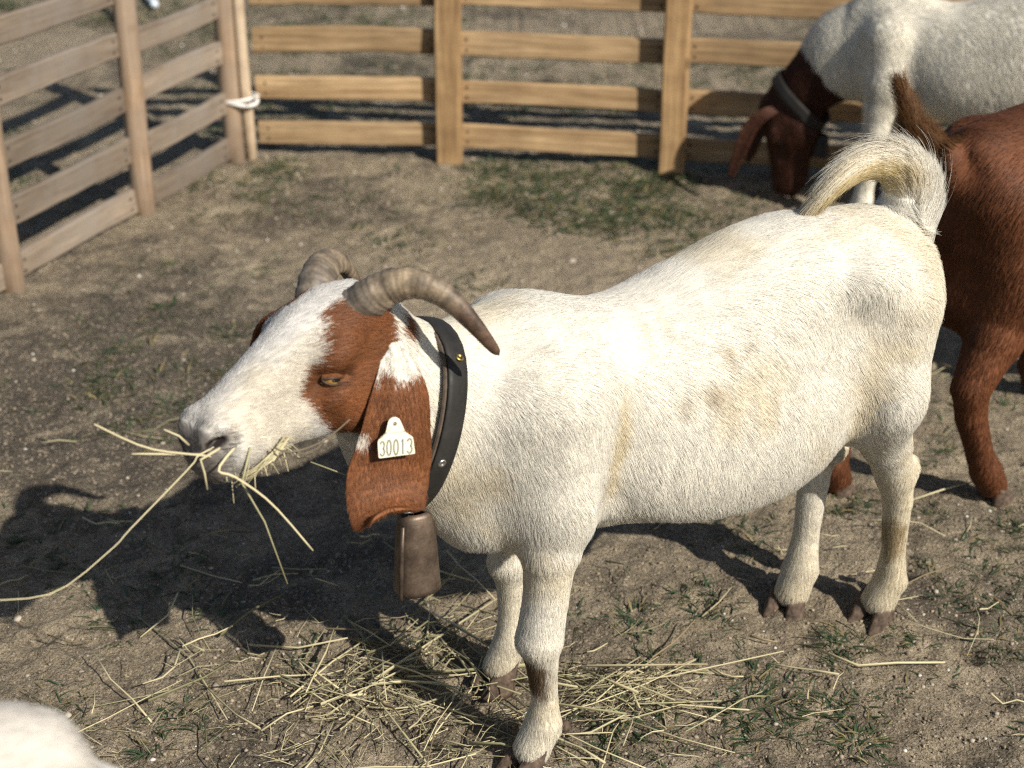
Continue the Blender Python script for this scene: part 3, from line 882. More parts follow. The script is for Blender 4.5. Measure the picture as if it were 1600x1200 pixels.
def tail_hair(name, parent, path, count, seed, cols, r0=.024, r1=.006, spread=.022, length=(.06, .12), stray=.02, droop=.25, width=.00032, npt=8):
    """strands that leave the tail's skin and run along its curve, fanning out on the convex side"""
    r = np.random.default_rng(seed)
    n = 80
    C = curve_pts(path, n); seg = np.linalg.norm(np.diff(C, axis=0), axis=1); arc = np.concatenate([[0], np.cumsum(seg)]); A = arc[-1]
    ext = np.linspace(0, .16, 30)[1:]
    T_end = unit(C[-1] - C[-3])
    tip = C[-1] + ext[:, None] * T_end + np.array([0, 0, -1.0]) * (droop * ext ** 2 / .16)[:, None]
    P = np.concatenate([C, tip]); arc = np.concatenate([arc, A + ext])
    T = unit(np.gradient(P, axis=0)); B = np.array([0, 1.0, 0]); N = unit(np.cross(T, B)); B2 = np.cross(T, N)
    s0 = A * (r.random(count) ** .9) * .98; L = r.uniform(*length, count)
    ph = r.random(count) * 2 * math.pi
    k0 = s0 / A
    rad0 = (r0 + (r1 - r0) * k0) * .9
    out = np.cos(ph)                                  # 1 = convex side
    grow = spread * (.35 + .65 * r.random(count)) * (.45 + .75 * np.clip(out, 0, 1)) * (1.15 - .75 * k0)
    wild = r.random(count) < .10
    grow[wild] *= r.uniform(1.2, 2.0, wild.sum())
    jn = r.normal(0, 1, (count, 2)) * stray
    t = np.linspace(0, 1, npt)
    pos = []
    for q in t:
        s_ = s0 + L * q
        c = np.stack([np.interp(s_, arc, P[:, a]) for a in range(3)], 1)
        nn = np.stack([np.interp(s_, arc, N[:, a]) for a in range(3)], 1); bb = np.stack([np.interp(s_, arc, B2[:, a]) for a in range(3)], 1)
        taper = np.interp(s_, [0, A * .6, A, A + .09], [1, .92, .6, .12])
        rr = (rad0 + grow * q ** .8) * taper
        pos.append(c + nn * (rr * np.cos(ph) + jn[:, 0] * q * q * L)[:, None] + bb * (rr * np.sin(ph) * .8 + jn[:, 1] * q * q * L)[:, None])
    pos = np.stack(pos, 1)
    nor = unit(pos[:, npt // 2] - np.stack([np.interp(s0 + L * .5, arc, P[:, a]) for a in range(3)], 1))
    lock = noise(np.stack([ph * 2.2, s0 * 30, 0 * ph], 1), 1.0)
    m = np.clip(sstep(.1, .65, k0) * (1 - .8 * np.clip(out, 0, 1)) + .15 + .5 * (lock - .5), 0, 1)
    col = lerp(np.tile(np.array(cols[0]), (count, 1)), np.array(cols[1]), m)
    dk = (lock > .74) & (k0 > .35) & (r.random(count) < .5)
    col[dk] = np.array(cols[2])
    col *= r.uniform(.85, 1.1, (count, 1))
    hc = bpy.data.hair_curves.new(name); hc.add_curves([npt] * count)
    hc.attributes['position'].data.foreach_set('vector', np.ascontiguousarray(pos, np.float32).ravel())
    ra = hc.attributes.get('radius') or hc.attributes.new('radius', 'FLOAT', 'POINT')
    ra.data.foreach_set('value', (np.full((count, 1), width) * np.linspace(1, .2, npt)[None]).astype(np.float32).ravel())
    ca = hc.attributes.new('fcol', 'FLOAT_COLOR', 'CURVE'); ca.data.foreach_set('color', np.c_[np.clip(col, 0, 1), np.ones(count)].astype(np.float32).ravel())
    na = hc.attributes.new('fnor', 'FLOAT_VECTOR', 'CURVE'); na.data.foreach_set('vector', nor.astype(np.float32).ravel())
    hc.materials.append(M_fur)
    o = bpy.data.objects.new(name, hc); COL.objects.link(o); o.parent = parent; o['kind'] = 'stuff'
    return o


def tail_dist(p, path):
    best = np.full(len(p), 9.0); tan = np.zeros((len(p), 3)); near = np.zeros((len(p), 3)); s = np.zeros(len(p))
    C = curve_pts(path, 40); T = unit(np.gradient(C, axis=0))
    for i in range(len(C)):
        d = np.linalg.norm(p - C[i], axis=1); m = d < best
        best[m] = d[m]; tan[m] = T[i]; near[m] = C[i]; s[m] = i / (len(C) - 1)
    return best, tan, near, s


def flow_body(p, n):
    """hair lies backwards on the back, down and back on the flank, down the legs"""
    side = np.clip(1 - n[:, 2], 0, 1)
    f = np.zeros((len(p), 3))
    f[:, 0] = -0.9 + 0.55 * side
    f[:, 2] = -0.95 * side
    leg = sstep(.36, .26, p[:, 2])
    f[:, 0] *= 1 - 0.85 * leg
    f[:, 2] -= leg * 0.8
    f[:, 0] += 0.35 * (noise(p + 2.2, 7) - 0.5) * (1 - leg)
    return f


def goat_main():
    al = math.radians(28)
    root = empty('goat', (0.272, 1.983, 0), math.pi + al, label='white goat with brown face patches, collar and bell, eating hay in the foreground', category='goat', group='goats in the pen')
    ho, HR = HO_MAIN, HR_MAIN
    neck = [((.31, 0, .525), (.44, .012, .545), .124, .109, .74, .06), ((.43, .012, .545), (.525, .030, .650), .108, .080, .66, .03), ((.34, 0, .45), (.425, .005, .50), .07, .055, .8, .04)]
    e1 = ear_patch([(.510, .060, .700), (.511, .094, .684), (.517, .118, .648), (.533, .132, .585), (.540, .136, .560), (.550, .147, .536), (.562, .168, .524), (.572, .186, .536)],
                   [.010, .020, .036, .048, .054, .052, .042, .020], [(-1, .1, -.25), (-1, .1, -.22), (-1, .08, -.2), (-1, .05, -.15), (-1, .02, -.10), (-1, 0, -.02), (-1, 0, .06), (-1, 0, .10)], 0.0042)
    e2 = ear_patch([(.555, -.02, .705), (.575, -.05, .705), (.59, -.075, .685), (.595, -.09, .64), (.595, -.095, .59), (.595, -.10, .54), (.595, -.10, .51)],
                   [.020, .034, .042, .048, .050, .045, .025], [(-.8, -.5, 0)] * 7, 0.0045)
    tc = curve_pts(TAIL_MAIN, 16)
    tail = [((-.335, 0, .60), .045)] + [(q, .032 * (1 - k) ** .8 + .003) for q, k in zip(tc, np.linspace(0, 1, 16))]

    def extra(F):
        F.ell((.368, 0, .405), (.062, .066, .054), .06)
        F.cone((-.05, 0, .318), (-.10, 0, .300), .022, .010, .03)                       # brisket
        F.ell((.285, .076, .52), (.07, .038, .11), .07)                     # shoulder blades
        F.ell((.275, -.076, .52), (.07, .038, .11), .07)
        F.ell((-.205, .098, .640), (.036, .028, .032), .045)                # hip bones
        F.ell((-.205, -.098, .640), (.036, .028, .032), .045)
        F.ell((-.325, .050, .60), (.04, .031, .05), .04)
        F.ell((-.325, -.050, .60), (.04, .031, .05), .04)
        for sg in (1, -1):
            F.cone((.195, sg * .150, .60), (.222, sg * .138, .42), .006, .016, .05, sub=True)      # groove behind the shoulder
            F.ell((-.160, sg * .172, .585), (.055, .035, .050), .07, sub=True)                    # flank hollow
            F.cone((-.172, sg * .158, .52), (-.198, sg * .135, .37), .014, .018, .045, sub=True)   # fold in front of the thigh
        F.ell((.0, .095, .43), (.16, .045, .09), .05)                        # rumen bulge
        F.ell((-.364, .06, .290), (.012, .013, .022), .015)                  # point of hock
        F.ell((-.312, -.056, .283), (.016, .018, .024), .02)
    def ribs(F):
        extra(F)
        u = F.ax[0][:, None, None]; z = F.ax[2][None, None, :]
        m = (sstep(-.06, .0, u) * sstep(.20, .15, u) * sstep(.38, .44, z) * sstep(.62, .56, z)).astype(np.float32)
        F.f += m * (.0008 * np.sin(u * 2 * math.pi / .034 + z * 16)).astype(np.float32) * (np.abs(F.f) < .05)
    V, Q, part = build_body(0.0042, legs_main(), neck, ho, HR, True, TORSO, (e1, e2), ribs, tail)
    me = mesh_np('goat_body', V, Q)
    paint(me, 'col', coat_main(V, part))
    obj('body', me, M_skin, root)
    # horns
    for k, P in enumerate(([(.558, .050, .725), (.536, .068, .752), (.510, .086, .771), (.484, .106, .774), (.458, .126, .758), (.436, .143, .730), (.409, .153, .690)],
                           [(.580, .002, .725), (.568, -.014, .752), (.549, -.034, .764), (.526, -.055, .757), (.505, -.074, .735), (.485, -.090, .70), (.46, -.098, .66)])):
        hv, hf = horn(P, (0.0232, 0.0210)[k], 5 + k)
        hm = mesh_np('horn', hv, hf)
        s = np.concatenate([np.repeat(np.linspace(0, 1, 110), 18), [1.0]])
        hc = lerp(lerp(np.tile(np.array([.95, .93, .9]), (len(s), 1)), np.array([1.25, 1.12, .9]), sstep(.1, .4, s)), np.array([.42, .26, .19]), sstep(.62, .8, s))
        hc *= (0.45 + 0.75 * noise(np.stack([s * 30, s * 0, s * 0 + k], 1), 1.0) + .35 * (noise(np.stack([s * 75, s * 0, s * 0 + k], 1), 1.0) - .5))[:, None] * 1.15
        paint(hm, 'hcol', hc)
        obj('horn', hm, M_horn, root)
    # eyes: ball set into the head, spherical lids leaving a narrow slit
    hq = (V[part == 0] - ho) @ HR
    for sgn in (1, -1):
        m = (np.abs(hq[:, 0] - .088) < .005) & (np.abs(hq[:, 2] + .046) < .005) & (hq[:, 1] * sgn > 0)
        ys = np.abs(hq[m][:, 1]).max()
        R0 = .0125
        cen = ho + HR @ np.array([.088, sgn * (ys - .0085), -.046])
        ta = math.radians(34)
        ex = HR @ np.array([math.cos(ta), 0, math.sin(ta)]); ey = HR @ np.array([0, float(sgn), 0]); ez = HR @ np.array([-math.sin(ta), 0, math.cos(ta)])
        ER = np.stack([ex, ey, ez], 1)
        ev, ef = uvsphere((R0,) * 3, (0, 0, 0), 22, 14)
        o = obj('eye', mesh_np('eye', ev @ ER.T, ef), M_eye, root); o.location = cen
        pv, pf = uvsphere((.0062, .0018, .0022), (0, R0 - .0010, -.0012), 14, 8)
        obj('pupil', mesh_np('pupil', pv @ ER.T, pf), M_pupil, o)
        for nm, e0, e1, rr in (('upper_eyelid', 11, 88, 1.12), ('lower_eyelid', -30, -88, 1.09)):
            az = np.linspace(-78, 78, 17); el = np.linspace(e0, e1, 7)
            LV = []
            for q_, e_ in enumerate(el):
                for a_ in az:
                    t_ = 1 - (abs(a_) / 78) ** 2.2
                    ee = math.radians(-6 + (e_ + 6) * t_) if q_ == 0 else math.radians(e_)
                    r2 = R0 * (rr if q_ < 3 else rr * (1 - .05 * (q_ - 2)))
                    LV.append((r2 * 1.18 * math.cos(ee) * math.sin(math.radians(a_)), r2 * math.cos(ee) * math.cos(math.radians(a_)), r2 * math.sin(ee)))
            I = np.arange(7 * 17).reshape(7, 17)
            LF = np.stack([I[:-1, :-1], I[:-1, 1:], I[1:, 1:], I[1:, :-1]], -1).reshape(-1, 4)
            obj(nm, mesh_np(nm, cen + np.array(LV) @ ER.T, LF), M_lidskin, root)
            rim = cen + np.array(LV[:17]) @ ER.T
            tv, tf = tube(rim, .0011, 6)
            obj('lid_rim', mesh_np('lid_rim', tv, tf), M_lid, root)
    # nostrils and mouth line, laid into the skin
    from mathutils.bvhtree import BVHTree
    bvh = BVHTree.FromPolygons([Vector(v) for v in V[part == 0]], [tuple(int(i) for i in f) for f in Q[(part[Q] == 0).all(1)]])

    def cast(a, b, sink):
        a = Vector(ho + HR @ np.array((float(mz(a[0])), a[1], a[2]))); b = Vector(ho + HR @ np.array((float(mz(b[0])), b[1], b[2]))); d = (b - a).normalized()
        h_ = bvh.ray_cast(a, d)
        return np.array(h_[0] + d * sink) if h_[0] is not None else np.array(b)
    for sgn in (1, -1):
        P_ = [cast((.38, sgn * y * 1.8, z), (.22, sgn * y * .6, z), .0006) for y, z in ((.004, -.052), (.010, -.047), (.018, -.043), (.026, -.038), (.032, -.031), (.034, -.025))]
        tv, tf = tube(curve_pts(P_, 18), np.interp(np.linspace(0, 1, 18), [0, .3, .75, .92, 1], [.0008, .0014, .0034, .0030, .0010]), 8)
        obj('nostril', mesh_np('nostril', tv, tf), M_dark, root)
        P_ = [cast((x + .02, sgn * .12, -.089 + .004 * k_), (x, 0, -.088), .0004) for k_, x in enumerate((.258, .245, .23, .215, .200, .188))]
        tv, tf = tube(curve_pts(P_, 18), .0014, 6)
        obj('mouth_line', mesh_np('mouth_line', tv, tf), M_dark, root)
    # hooves
    hoofs = [(.345, .104, 0.06, 1.0), (.286, -.092, 0.0, 1.0), (-.338, .043, 0.35, 1.25), (-.226, -.043, 0.45, 1.0)]
    for (u, v, yaw, ln) in hoofs:
        for s in (-1, 1):
            cv, cf = hoof_claw(.058 * ln, .036, .044, s)
            a = yaw + s * 0.10
            R = np.array([[math.cos(a), -math.sin(a), 0], [math.sin(a), math.cos(a), 0], [0, 0, 1]])
            o = obj('hoof', mesh_np('hoof', cv @ R.T, cf), M_hoof, root)
            nrm = np.array([-math.sin(yaw), math.cos(yaw), 0])
            o.location = np.array([u, v, -0.003]) + nrm * s * .0155
            dv, df = uvsphere((.008, .007, .011), (0, 0, 0), 10, 6)
            d = obj('dewclaw', mesh_np('dewclaw', dv, df), M_hoof, root)
            d.location = np.array([u, v, .066]) - np.array([math.cos(yaw), math.sin(yaw), 0]) * .060 + nrm * s * .016

    def fn(p, n, vid, mode):
        pt = part[vid]
        q = to_head(p)
        ishead = (pt == 0) & (q[:, 0] > -.01) & (np.abs(q[:, 1]) < .09) & (q[:, 2] > -.17) & (q[:, 2] < .06)
        td, tt, tn, ts = tail_dist(p, TAIL_MAIN)
        istail = (pt == 0) & (td < .055) & (p[:, 2] > .645) & (p[:, 0] < -.1) & ((p[:, 2] > .725) | (p[:, 0] < -.335))
        if mode == 'density':
            d = np.ones(len(p))
            d[ishead] = 2.2; d[pt > 0] = 2.0
            d[istail] = 0.8
            eye = np.sqrt(((q[:, 0] - .088) / .014) ** 2 + ((q[:, 2] + .0445 - .55 * (q[:, 0] - .088)) / .0065) ** 2)
            d[ishead & (eye < 1)] = 0
            nose = ishead & (((q[:, 0] > .256) & (q[:, 2] > -.082)) | (np.sqrt(((q[:, 0] - .252) / .018) ** 2 + ((np.abs(q[:, 1]) - .032) / .014) ** 2 + ((q[:, 2] + .032) / .010) ** 2) < 1))
            d[nose] = 0.12
            d[(p[:, 2] < .03)] = 0
            d[(p[:, 2] < .3) & (pt == 0)] *= 1.5
            d *= np.where(p[:, 1] > -.12, 1.0, 0.6)
            return d
        L = np.full(len(p), .022)
        L += .006 * sstep(.62, .7, p[:, 2]) * (p[:, 0] < .4)
        L[p[:, 2] < .36] = .013
        L[p[:, 2] < .10] = .015
        f = flow_body(p, n)
        lift = np.full(len(p), .15)
        rj = np.random.default_rng(4).normal(0, .0028, p.shape)
        col = coat_main(p + rj, pt)
        wh = (col[:, 0] > .5) & ishead
        col[wh] *= (.80 + .22 * noise(p[wh] * np.array([1, 1, 1]) + 2, 150) * np.random.default_rng(6).uniform(.7, 1.2, wh.sum()))[:, None] * np.array([.97, .98, 1.04])
        bm = (col[:, 0] < .4) & (ishead | (pt > 0))
        col[bm] *= np.random.default_rng(5).uniform(.6, 1.35, (bm.sum(), 1))
        wid = np.ones(len(p))
        hf = -HR[:, 0] * 0.9 + HR[:, 2] * 0.05
        hfl = np.tile(hf, (len(p), 1)); hfl += HR[:, 1][None] * (np.sign(q[:, 1]) * 0.35 * (q[:, 2] > -.03))[:, None] - HR[:, 2][None] * (0.5 * (np.abs(q[:, 1]) > .03))[:, None]
        f[ishead] = hfl[ishead]
        L[ishead] = .0115 + .010 * sstep(.05, 0, q[:, 0][ishead]) * (q[:, 2][ishead] > -.03)
        lift[ishead] = .22; wid[ishead] = .8
        e = pt > 0
        f[e] = np.array([.1, 0, -1.0]); L[e] = .008; lift[e] = .2; wid[e] = .75
        # neck: backwards and down
        nk = (p[:, 0] > .40) & ~ishead & ~e & (p[:, 2] > .38)
        L[nk] = .020
        if istail.any():
            rad = unit(p - tn)
            outer = sstep(-.2, .6, (rad * unit(np.cross(tt, np.array([0, 1.0, 0])))).sum(1))
            f[istail] = (tt * 2.2 + rad * 0.1)[istail]; wid[istail] = 1.1
            k = ts[istail]
            L[istail] = .022
            lift[istail] = .2
            tc = lerp(np.tile(np.array([.80, .78, .72]), (istail.sum(), 1)), np.array([.60, .49, .27]), np.clip(sstep(.15, .6, k) * (1 - outer[istail] * 0.75) + .1, 0, 1))
            st = noise(p[istail] * np.array([1, 6, 1]), 90)
            tc = lerp(tc, np.array([.12, .10, .08]), sstep(.78, .86, st) * sstep(.3, .8, k))
            col[istail] = tc
        fr = (p[:, 0] < -.33) & (p[:, 2] > .5) & (np.abs(p[:, 1]) < .05)
        L[fr] = .034; lift[fr] = .55
        return L, f, lift, col, wid, np.where(istail, .22, 1.0)
    fur_object('fur', root, V, Q, 680000, fn, 41, width=.00020)
    tail_hair('tail_hair', root, TAIL_MAIN, 12000, 12, ((.84, .81, .74), (.66, .54, .30), (.16, .13, .10)), spread=.030, stray=.045, length=(.05, .105), droop=.5)
    return root, V, Q


goat_root, GV, GQ = goat_main()


def goat_matrix(loc, rz, sc_=1.0):
    return Matrix.Translation(loc) @ Matrix.Rotation(rz, 4, 'Z') @ Matrix.Scale(sc_, 4)


M_leather = None


def leather():
    t = NT('black_leather'); c = t.coords()
    f = t.noise(90, 6, 0.65, c); g = t.noise(18, 5, 0.7, c)
    col = t.ramp(g, [(0.35, (0.012, 0.011, 0.010)), (0.6, (0.024, 0.022, 0.020)), (0.8, (0.07, 0.06, 0.052))])
    return t.set(col, t.ramp(f, [(0.3, (0.5,) * 3), (0.7, (0.72,) * 3)]), 0, t.bump(f, 0.35, 0.001), 0.3)


M_leather = leather()
M_leather_edge = plain('leather_edge', (0.075, 0.055, 0.04), 0.75, 0, 0.4, 90, 0.4, 0.001)
M_steel = plain('rivet_steel', (0.62, 0.62, 0.62), 0.28, 1.0, 0.12, 120, 0.1)
M_brass = plain('rivet_brass', (0.36, 0.25, 0.08), 0.4, 1.0, 0.4, 120, 0.2)


def ring_of(V, c, nrm, ref, rmax, n=48, thick=0.006, frac=0.5):
    """outline of mesh V in the plane (c, nrm): centre-based radius per angle"""
    nrm = unit(np.array(nrm, float)); A = unit(np.array(ref, float) - nrm * (np.array(ref, float) @ nrm)); B = np.cross(nrm, A)
    d = (V - c) @ nrm
    q = V[np.abs(d) < thick] - c
    a = np.arctan2(q @ B, q @ A); r = np.hypot(q @ A, q @ B)
    m = r < rmax; a = a[m]; r = r[m]
    out = np.zeros(n); th = np.arange(n) * 2 * math.pi / n
    for i, t in enumerate(th):
        dd = np.abs((a - t + math.pi) % (2 * math.pi) - math.pi)
        k = dd < 0.09
        out[i] = r[k].max() if k.any() else np.nan
    bad = np.isnan(out)
    if bad.any(): out[bad] = np.interp(th[bad], th[~bad], out[~bad], period=2 * math.pi)
    for _ in range(3): out = (np.roll(out, 1) + 2 * out + np.roll(out, -1)) / 4
    return th, out, nrm, A, B


def strap_mesh(c, nrm, A, B, th, r, w, t, flare=0.0, twist=None):
    """closed band: width w along nrm, thickness t outwards"""
    n = len(th); V = []
    prof = [(-w / 2, 0), (-w / 2 + .0012, t), (-w / 4, t * 1.12), (w / 4, t * 1.12), (w / 2 - .0012, t), (w / 2, 0)]
    for i in range(n):
        d = A * math.cos(th[i]) + B * math.sin(th[i])
        for (a, o) in prof:
            V.append(c + d * (r[i] + o + flare * a / w) + nrm * a)
    k = len(prof)
    F = [(i * k + j, i * k + (j + 1) % k, ((i + 1) % n) * k + (j + 1) % k, ((i + 1) % n) * k + j) for i in range(n) for j in range(k)]
    return np.array(V), F


def disc(r=.006, h=.002, n=20):
    V = []
    for (rr, z) in ((r, 0), (r, h * .5), (r * .8, h), (r * .45, h), (r * .38, h * .3)):
        V += [(rr * math.cos(2 * math.pi * i / n), rr * math.sin(2 * math.pi * i / n), z) for i in range(n)]
    F = [(j * n + i, j * n + (i + 1) % n, (j + 1) * n + (i + 1) % n, (j + 1) * n + i) for j in range(4) for i in range(n)] + [tuple(4 * n + i for i in range(n))]
    return np.array(V), F


def make_collar(V, c, nrm, ref, M, rmax, label, rivets, w=.031, gap=.003, dark=None):
    th, r, nrm, A, B = ring_of(V, np.array(c, float), nrm, ref, rmax)
    r = r + gap
    r = r + .004 * np.clip(-np.cos(th), 0, 1) ** 3           # hangs away from the throat
    c = np.array(c, float)
    root = empty('collar', label=label, category='collar', group='goat collars')
    root.matrix_world = M
    v, f = strap_mesh(c, nrm, A, B, th, r, w * .92, .003)
    obj('strap_lining', mesh_np('strap_lining', v - nrm * -.004, f, False), M_leather_edge, root)
    v, f = strap_mesh(c, nrm, A, B, th, r + .0034, w, .0034)
    obj('strap', mesh_np('strap', v - nrm * .001, f), M_leather, root)
    for (ang, off, mt) in rivets:
        i = int(round(ang / (2 * math.pi) * len(th))) % len(th)
        d = A * math.cos(th[i]) + B * math.sin(th[i])
        e = unit(np.cross(nrm, d)); R = np.stack([nrm, e, d], 1)
        dv, df = disc()
        obj('rivet', mesh_np('rivet', c + d * (r[i] + .0068) + nrm * off + dv @ R.T, df), mt, root)
    low = c + (-A) * (r[len(th) // 2] + .006)
    return root, low


# main goat's collar, bell and ear tag
MAIN = goat_matrix((0.272, 1.983, 0), math.pi + math.radians(28))
neckV = GV[(GV[:, 0] > .36) & (GV[:, 0] < .52) & (np.abs(GV[:, 1]) < .105)]
_, bell_top = make_collar(neckV, (.467, .018, .553), (.94, .15, .30), (0, 0, 1), MAIN, .128,
                          'wide black leather collar with steel rivets around the white goat\'s neck',
                          [(2 * math.pi - 1.85, .002, M_steel), (2 * math.pi - 2.75, .002, M_steel), (2 * math.pi - .55, -.004, M_brass), (1.9, 0, M_steel)])


def bell_material():
    t = NT('rusted_bell_steel'); c = t.coords()
    f = t.noise(35, 6, 0.7, c); g = t.noise(170, 5, 0.7, c)
    col = t.ramp(f, [(0.3, (0.050, 0.038, 0.030)), (0.5, (0.115, 0.086, 0.065)), (0.72, (0.19, 0.145, 0.108))])
    col = t.mix(0.5, col, t.ramp(g, [(0.3, (0.55, 0.5, 0.48)), (0.7, (1.2, 1.15, 1.1))]), 'MULTIPLY')
    return t.set(col, 0.48, 0.55, t.bump(g, 0.3, 0.001, t.bump(f, 0.25, 0.002)), 0.5)


def make_bell(top, M, label, mat, H=.128, tilt=(0, 0), s=1.0):
    root = empty('goat_bell', label=label, category='bell', group='goat bells')
    root.matrix_world = M
    n = 36
    def body(inner):
        lev = [(0.0, .60), (-.006, .72), (-.02, .80), (-.05, .88), (-.09, .95), (-.12, 1.0), (-.128, 1.02)]
        V = []
        for (z, k) in lev:
            for i in range(n):
                a = 2 * math.pi * i / n
                x = math.cos(a); y = math.sin(a)
                x = math.copysign(abs(x) ** .8, x); y = math.copysign(abs(y) ** .85, y)
                V.append(((.0335 * k - inner) * x, (.029 * k - inner) * y, z * H / .128))
        F = [(j * n + i, (j + 1) * n + i, (j + 1) * n + (i + 1) % n, j * n + (i + 1) % n) for j in range(len(lev) - 1) for i in range(n)]
        F.append(tuple(range(n)))
        return np.array(V), F
    v1, f1 = body(0); v2, f2 = body(.0022)
    v, f = merge([(v1, f1), (v2, [q[::-1] for q in f2])])
    L = len(v1); o = 6 * n
    f += [(o + i, L + o + i, L + o + (i + 1) % n, o + (i + 1) % n) for i in range(n)]
    T = np.array(top) + np.array([0, 0, -.012])
    tl = lambda q: q * s + T
    obj('bell_body', mesh_np('bell_body', tl(v), f), mat, root)
    sm, sf = tube(np.array([(.0265, .018, -.012), (.0305, .0195, -.05), (.0335, .0215, -.09), (.036, .023, -.127)]) * np.array([1, 1, H / .128]), [.0028, .0032, .0034, .003], 8)
    obj('folded_seam', mesh_np('folded_seam', tl(sm), sf), mat, root)
    a = np.linspace(0, math.pi, 13)
    lv, lf = tube(np.stack([.013 * np.cos(a), 0 * a, .024 * np.sin(a) - .004], 1), .0032, 8)
    obj('hanging_loop', mesh_np('hanging_loop', tl(lv), lf), M_steel, root)
    cv, cf = merge([tube(np.array([(0, 0, -.01), (0, 0, -.1)]) * H / .128, .002, 6), uvsphere((.009, .009, .012), (0, 0, -.105 * H / .128), 12, 8)])
    obj('clapper', mesh_np('clapper', tl(cv), cf), mat, root)
    return root


M_bell = bell_material()
make_bell((.468, .03, .440), MAIN, 'tall brown rusty steel bell hanging from the white goat\'s collar', M_bell, s=.93)


def make_tag():
    root = empty('ear_tag', label='cream plastic ear tag numbered 30013 on the white goat\'s brown ear', category='ear tag')
    root.matrix_world = MAIN
    pl = [(220, 690), (240, 640), (340, 580), (378, 535), (400, 480), (450, 260), (470, 215), (500, 185), (545, 166), (590, 160), (640, 168), (690, 200), (722, 250), (820, 480), (850, 525), (900, 570), (970, 597), (995, 620), (1007, 660), (1047, 960), (1040, 982), (1018, 992), (275, 1042), (252, 1036), (240, 1015)]
    k = 5.5e-5
    P = np.array([((x - 620) * k, -(y - 640) * k) for x, y in pl])
    r = unit(np.array([-.975, .16, -.10])); n = unit(np.array([-.10, .97, .20])); n = unit(n - r * (n @ r)); u = np.cross(n, r)
    if u[2] < 0: u = -u
    R = np.stack([r, u, n], 1)
    c = np.array([.541, .1465, .605])
    hole = np.array([(598 - 620) * k, -(308 - 640) * k]); m = len(P)
    ha = np.arctan2(P[:, 1] - hole[1], P[:, 0] - hole[0])
    V = []
    for z in (0.0009, -0.0009):
        V += [(x, y, z) for x, y in P]
        V += [(hole[0] + 2.6e-3 * math.cos(a), hole[1] + 2.6e-3 * math.sin(a), z) for a in ha]
    F = []
    for i in range(m):
        j = (i + 1) % m
        F += [(i, j, m + j, m + i), (2 * m + j, 2 * m + i, 3 * m + i, 3 * m + j), (j, i, 2 * m + i, 2 * m + j), (m + i, m + j, 3 * m + j, 3 * m + i)]
    V = np.array(V)
    t = NT('tag_plastic'); f = t.noise(120, 4, 0.6, t.coords())
    mt = t.set(t.ramp(f, [(0.3, (0.62, 0.58, 0.44)), (0.7, (0.76, 0.72, 0.57))]), 0.45, 0, t.bump(f, 0.1, 0.001), 0.4)
    obj('tag_plate', mesh_np('tag_plate', c + V @ R.T, F, False), mt, root)
    sv, sf = uvsphere((.0026, .0026, .0035), (hole[0], hole[1], -.0035), 12, 8)
    obj('pin', mesh_np('pin', c + sv @ R.T, sf), plain('tag_pin', (.22, .19, .14), .5), root)
    mi = plain('tag_ink', (.20, .205, .17), .7, 0, .5, 900)
    # digits as flat raised strokes: (polylines in a 0..1 cell)
    th = np.linspace(0, 2 * math.pi, 25)
    zero = [(0.5 + .40 * math.cos(a), 0.5 + .5 * math.sin(a)) for a in th]
    three = [(0.5 + .38 * math.cos(a), .74 + .26 * math.sin(a)) for a in np.linspace(math.radians(165), math.radians(-80), 14)] + [(0.5 + .42 * math.cos(a), .26 + .26 * math.sin(a)) for a in np.linspace(math.radians(80), math.radians(-165), 14)]
    one = [(.22, .84), (.50, 1.0), (.52, .5), (.54, 0)]
    for ch, x0, x1, yb, yt in (('3', 265, 375, 990, 680), ('0', 410, 525, 990, 660), ('0', 562, 682, 985, 655), ('1', 710, 830, 985, 650), ('3', 862, 985, 968, 650)):
        pts = {'3': three, '0': zero, '1': one}[ch]
        Q = np.array([((x0 + (x1 - x0) * a - 620) * k, -(yb + (yt - yb) * b - 640) * k) for a, b in pts])
        T = unit(np.gradient(Q, axis=0)); N2 = np.stack([-T[:, 1], T[:, 0]], 1)
        wv = 20 * k
        VV = np.concatenate([np.c_[Q + N2 * wv, np.full(len(Q), .00115)], np.c_[Q - N2 * wv, np.full(len(Q), .00115)]])
        g = len(Q)
        FF = [(i, g + i, g + i + 1, i + 1) for i in range(g - 1)]
        obj('digit', mesh_np('digit', c + VV @ R.T, FF, False), mi, root)
    gv = np.array([((400 - 620) * k, (640 - 515) * k, .0011), ((830 - 620) * k, (640 - 488) * k, .0011), ((830 - 620) * k, (640 - 478) * k, .0011), ((400 - 620) * k, (640 - 505) * k, .0011)])
    obj('fold_line', mesh_np('fold_line', c + gv @ R.T, [(0, 1, 2, 3)], False), mi, root)


make_tag()


# ------------------------------------------------------------------ hay in the mouth
M_straw = NT('straw')
_a = M_straw.new('Attribute', attribute_name='col')
M_straw.set(_a.outputs['Color'], 0.6, 0, None, 0.3)
M_straw = M_straw.m


def stalk(P, r, n=5, sq=None):
    P = np.asarray(P, float)
    if len(P) > 4: P = curve_pts(P, 3 * len(P))
    return tube(P, r * np.linspace(1, .6, len(P)), n, True, sq)


def stalks_object(name, items, parent=None, **props):
    Vs = []; cs = []
    for P, r, col in items:
        flat = (int(abs(P[0][0]) * 1e5) % 10) < 4 and parent is None
        v, f = stalk(P, r * (1.9 if flat else 1), 5, .22 if flat else None); Vs.append((v, f)); cs.append(np.tile(col, (len(v), 1)))
    v, f = merge(Vs)
    me = mesh_np(name, v, f)
    paint(me, 'col', np.concatenate(cs))
    return obj(name, me, M_straw, parent, **props)


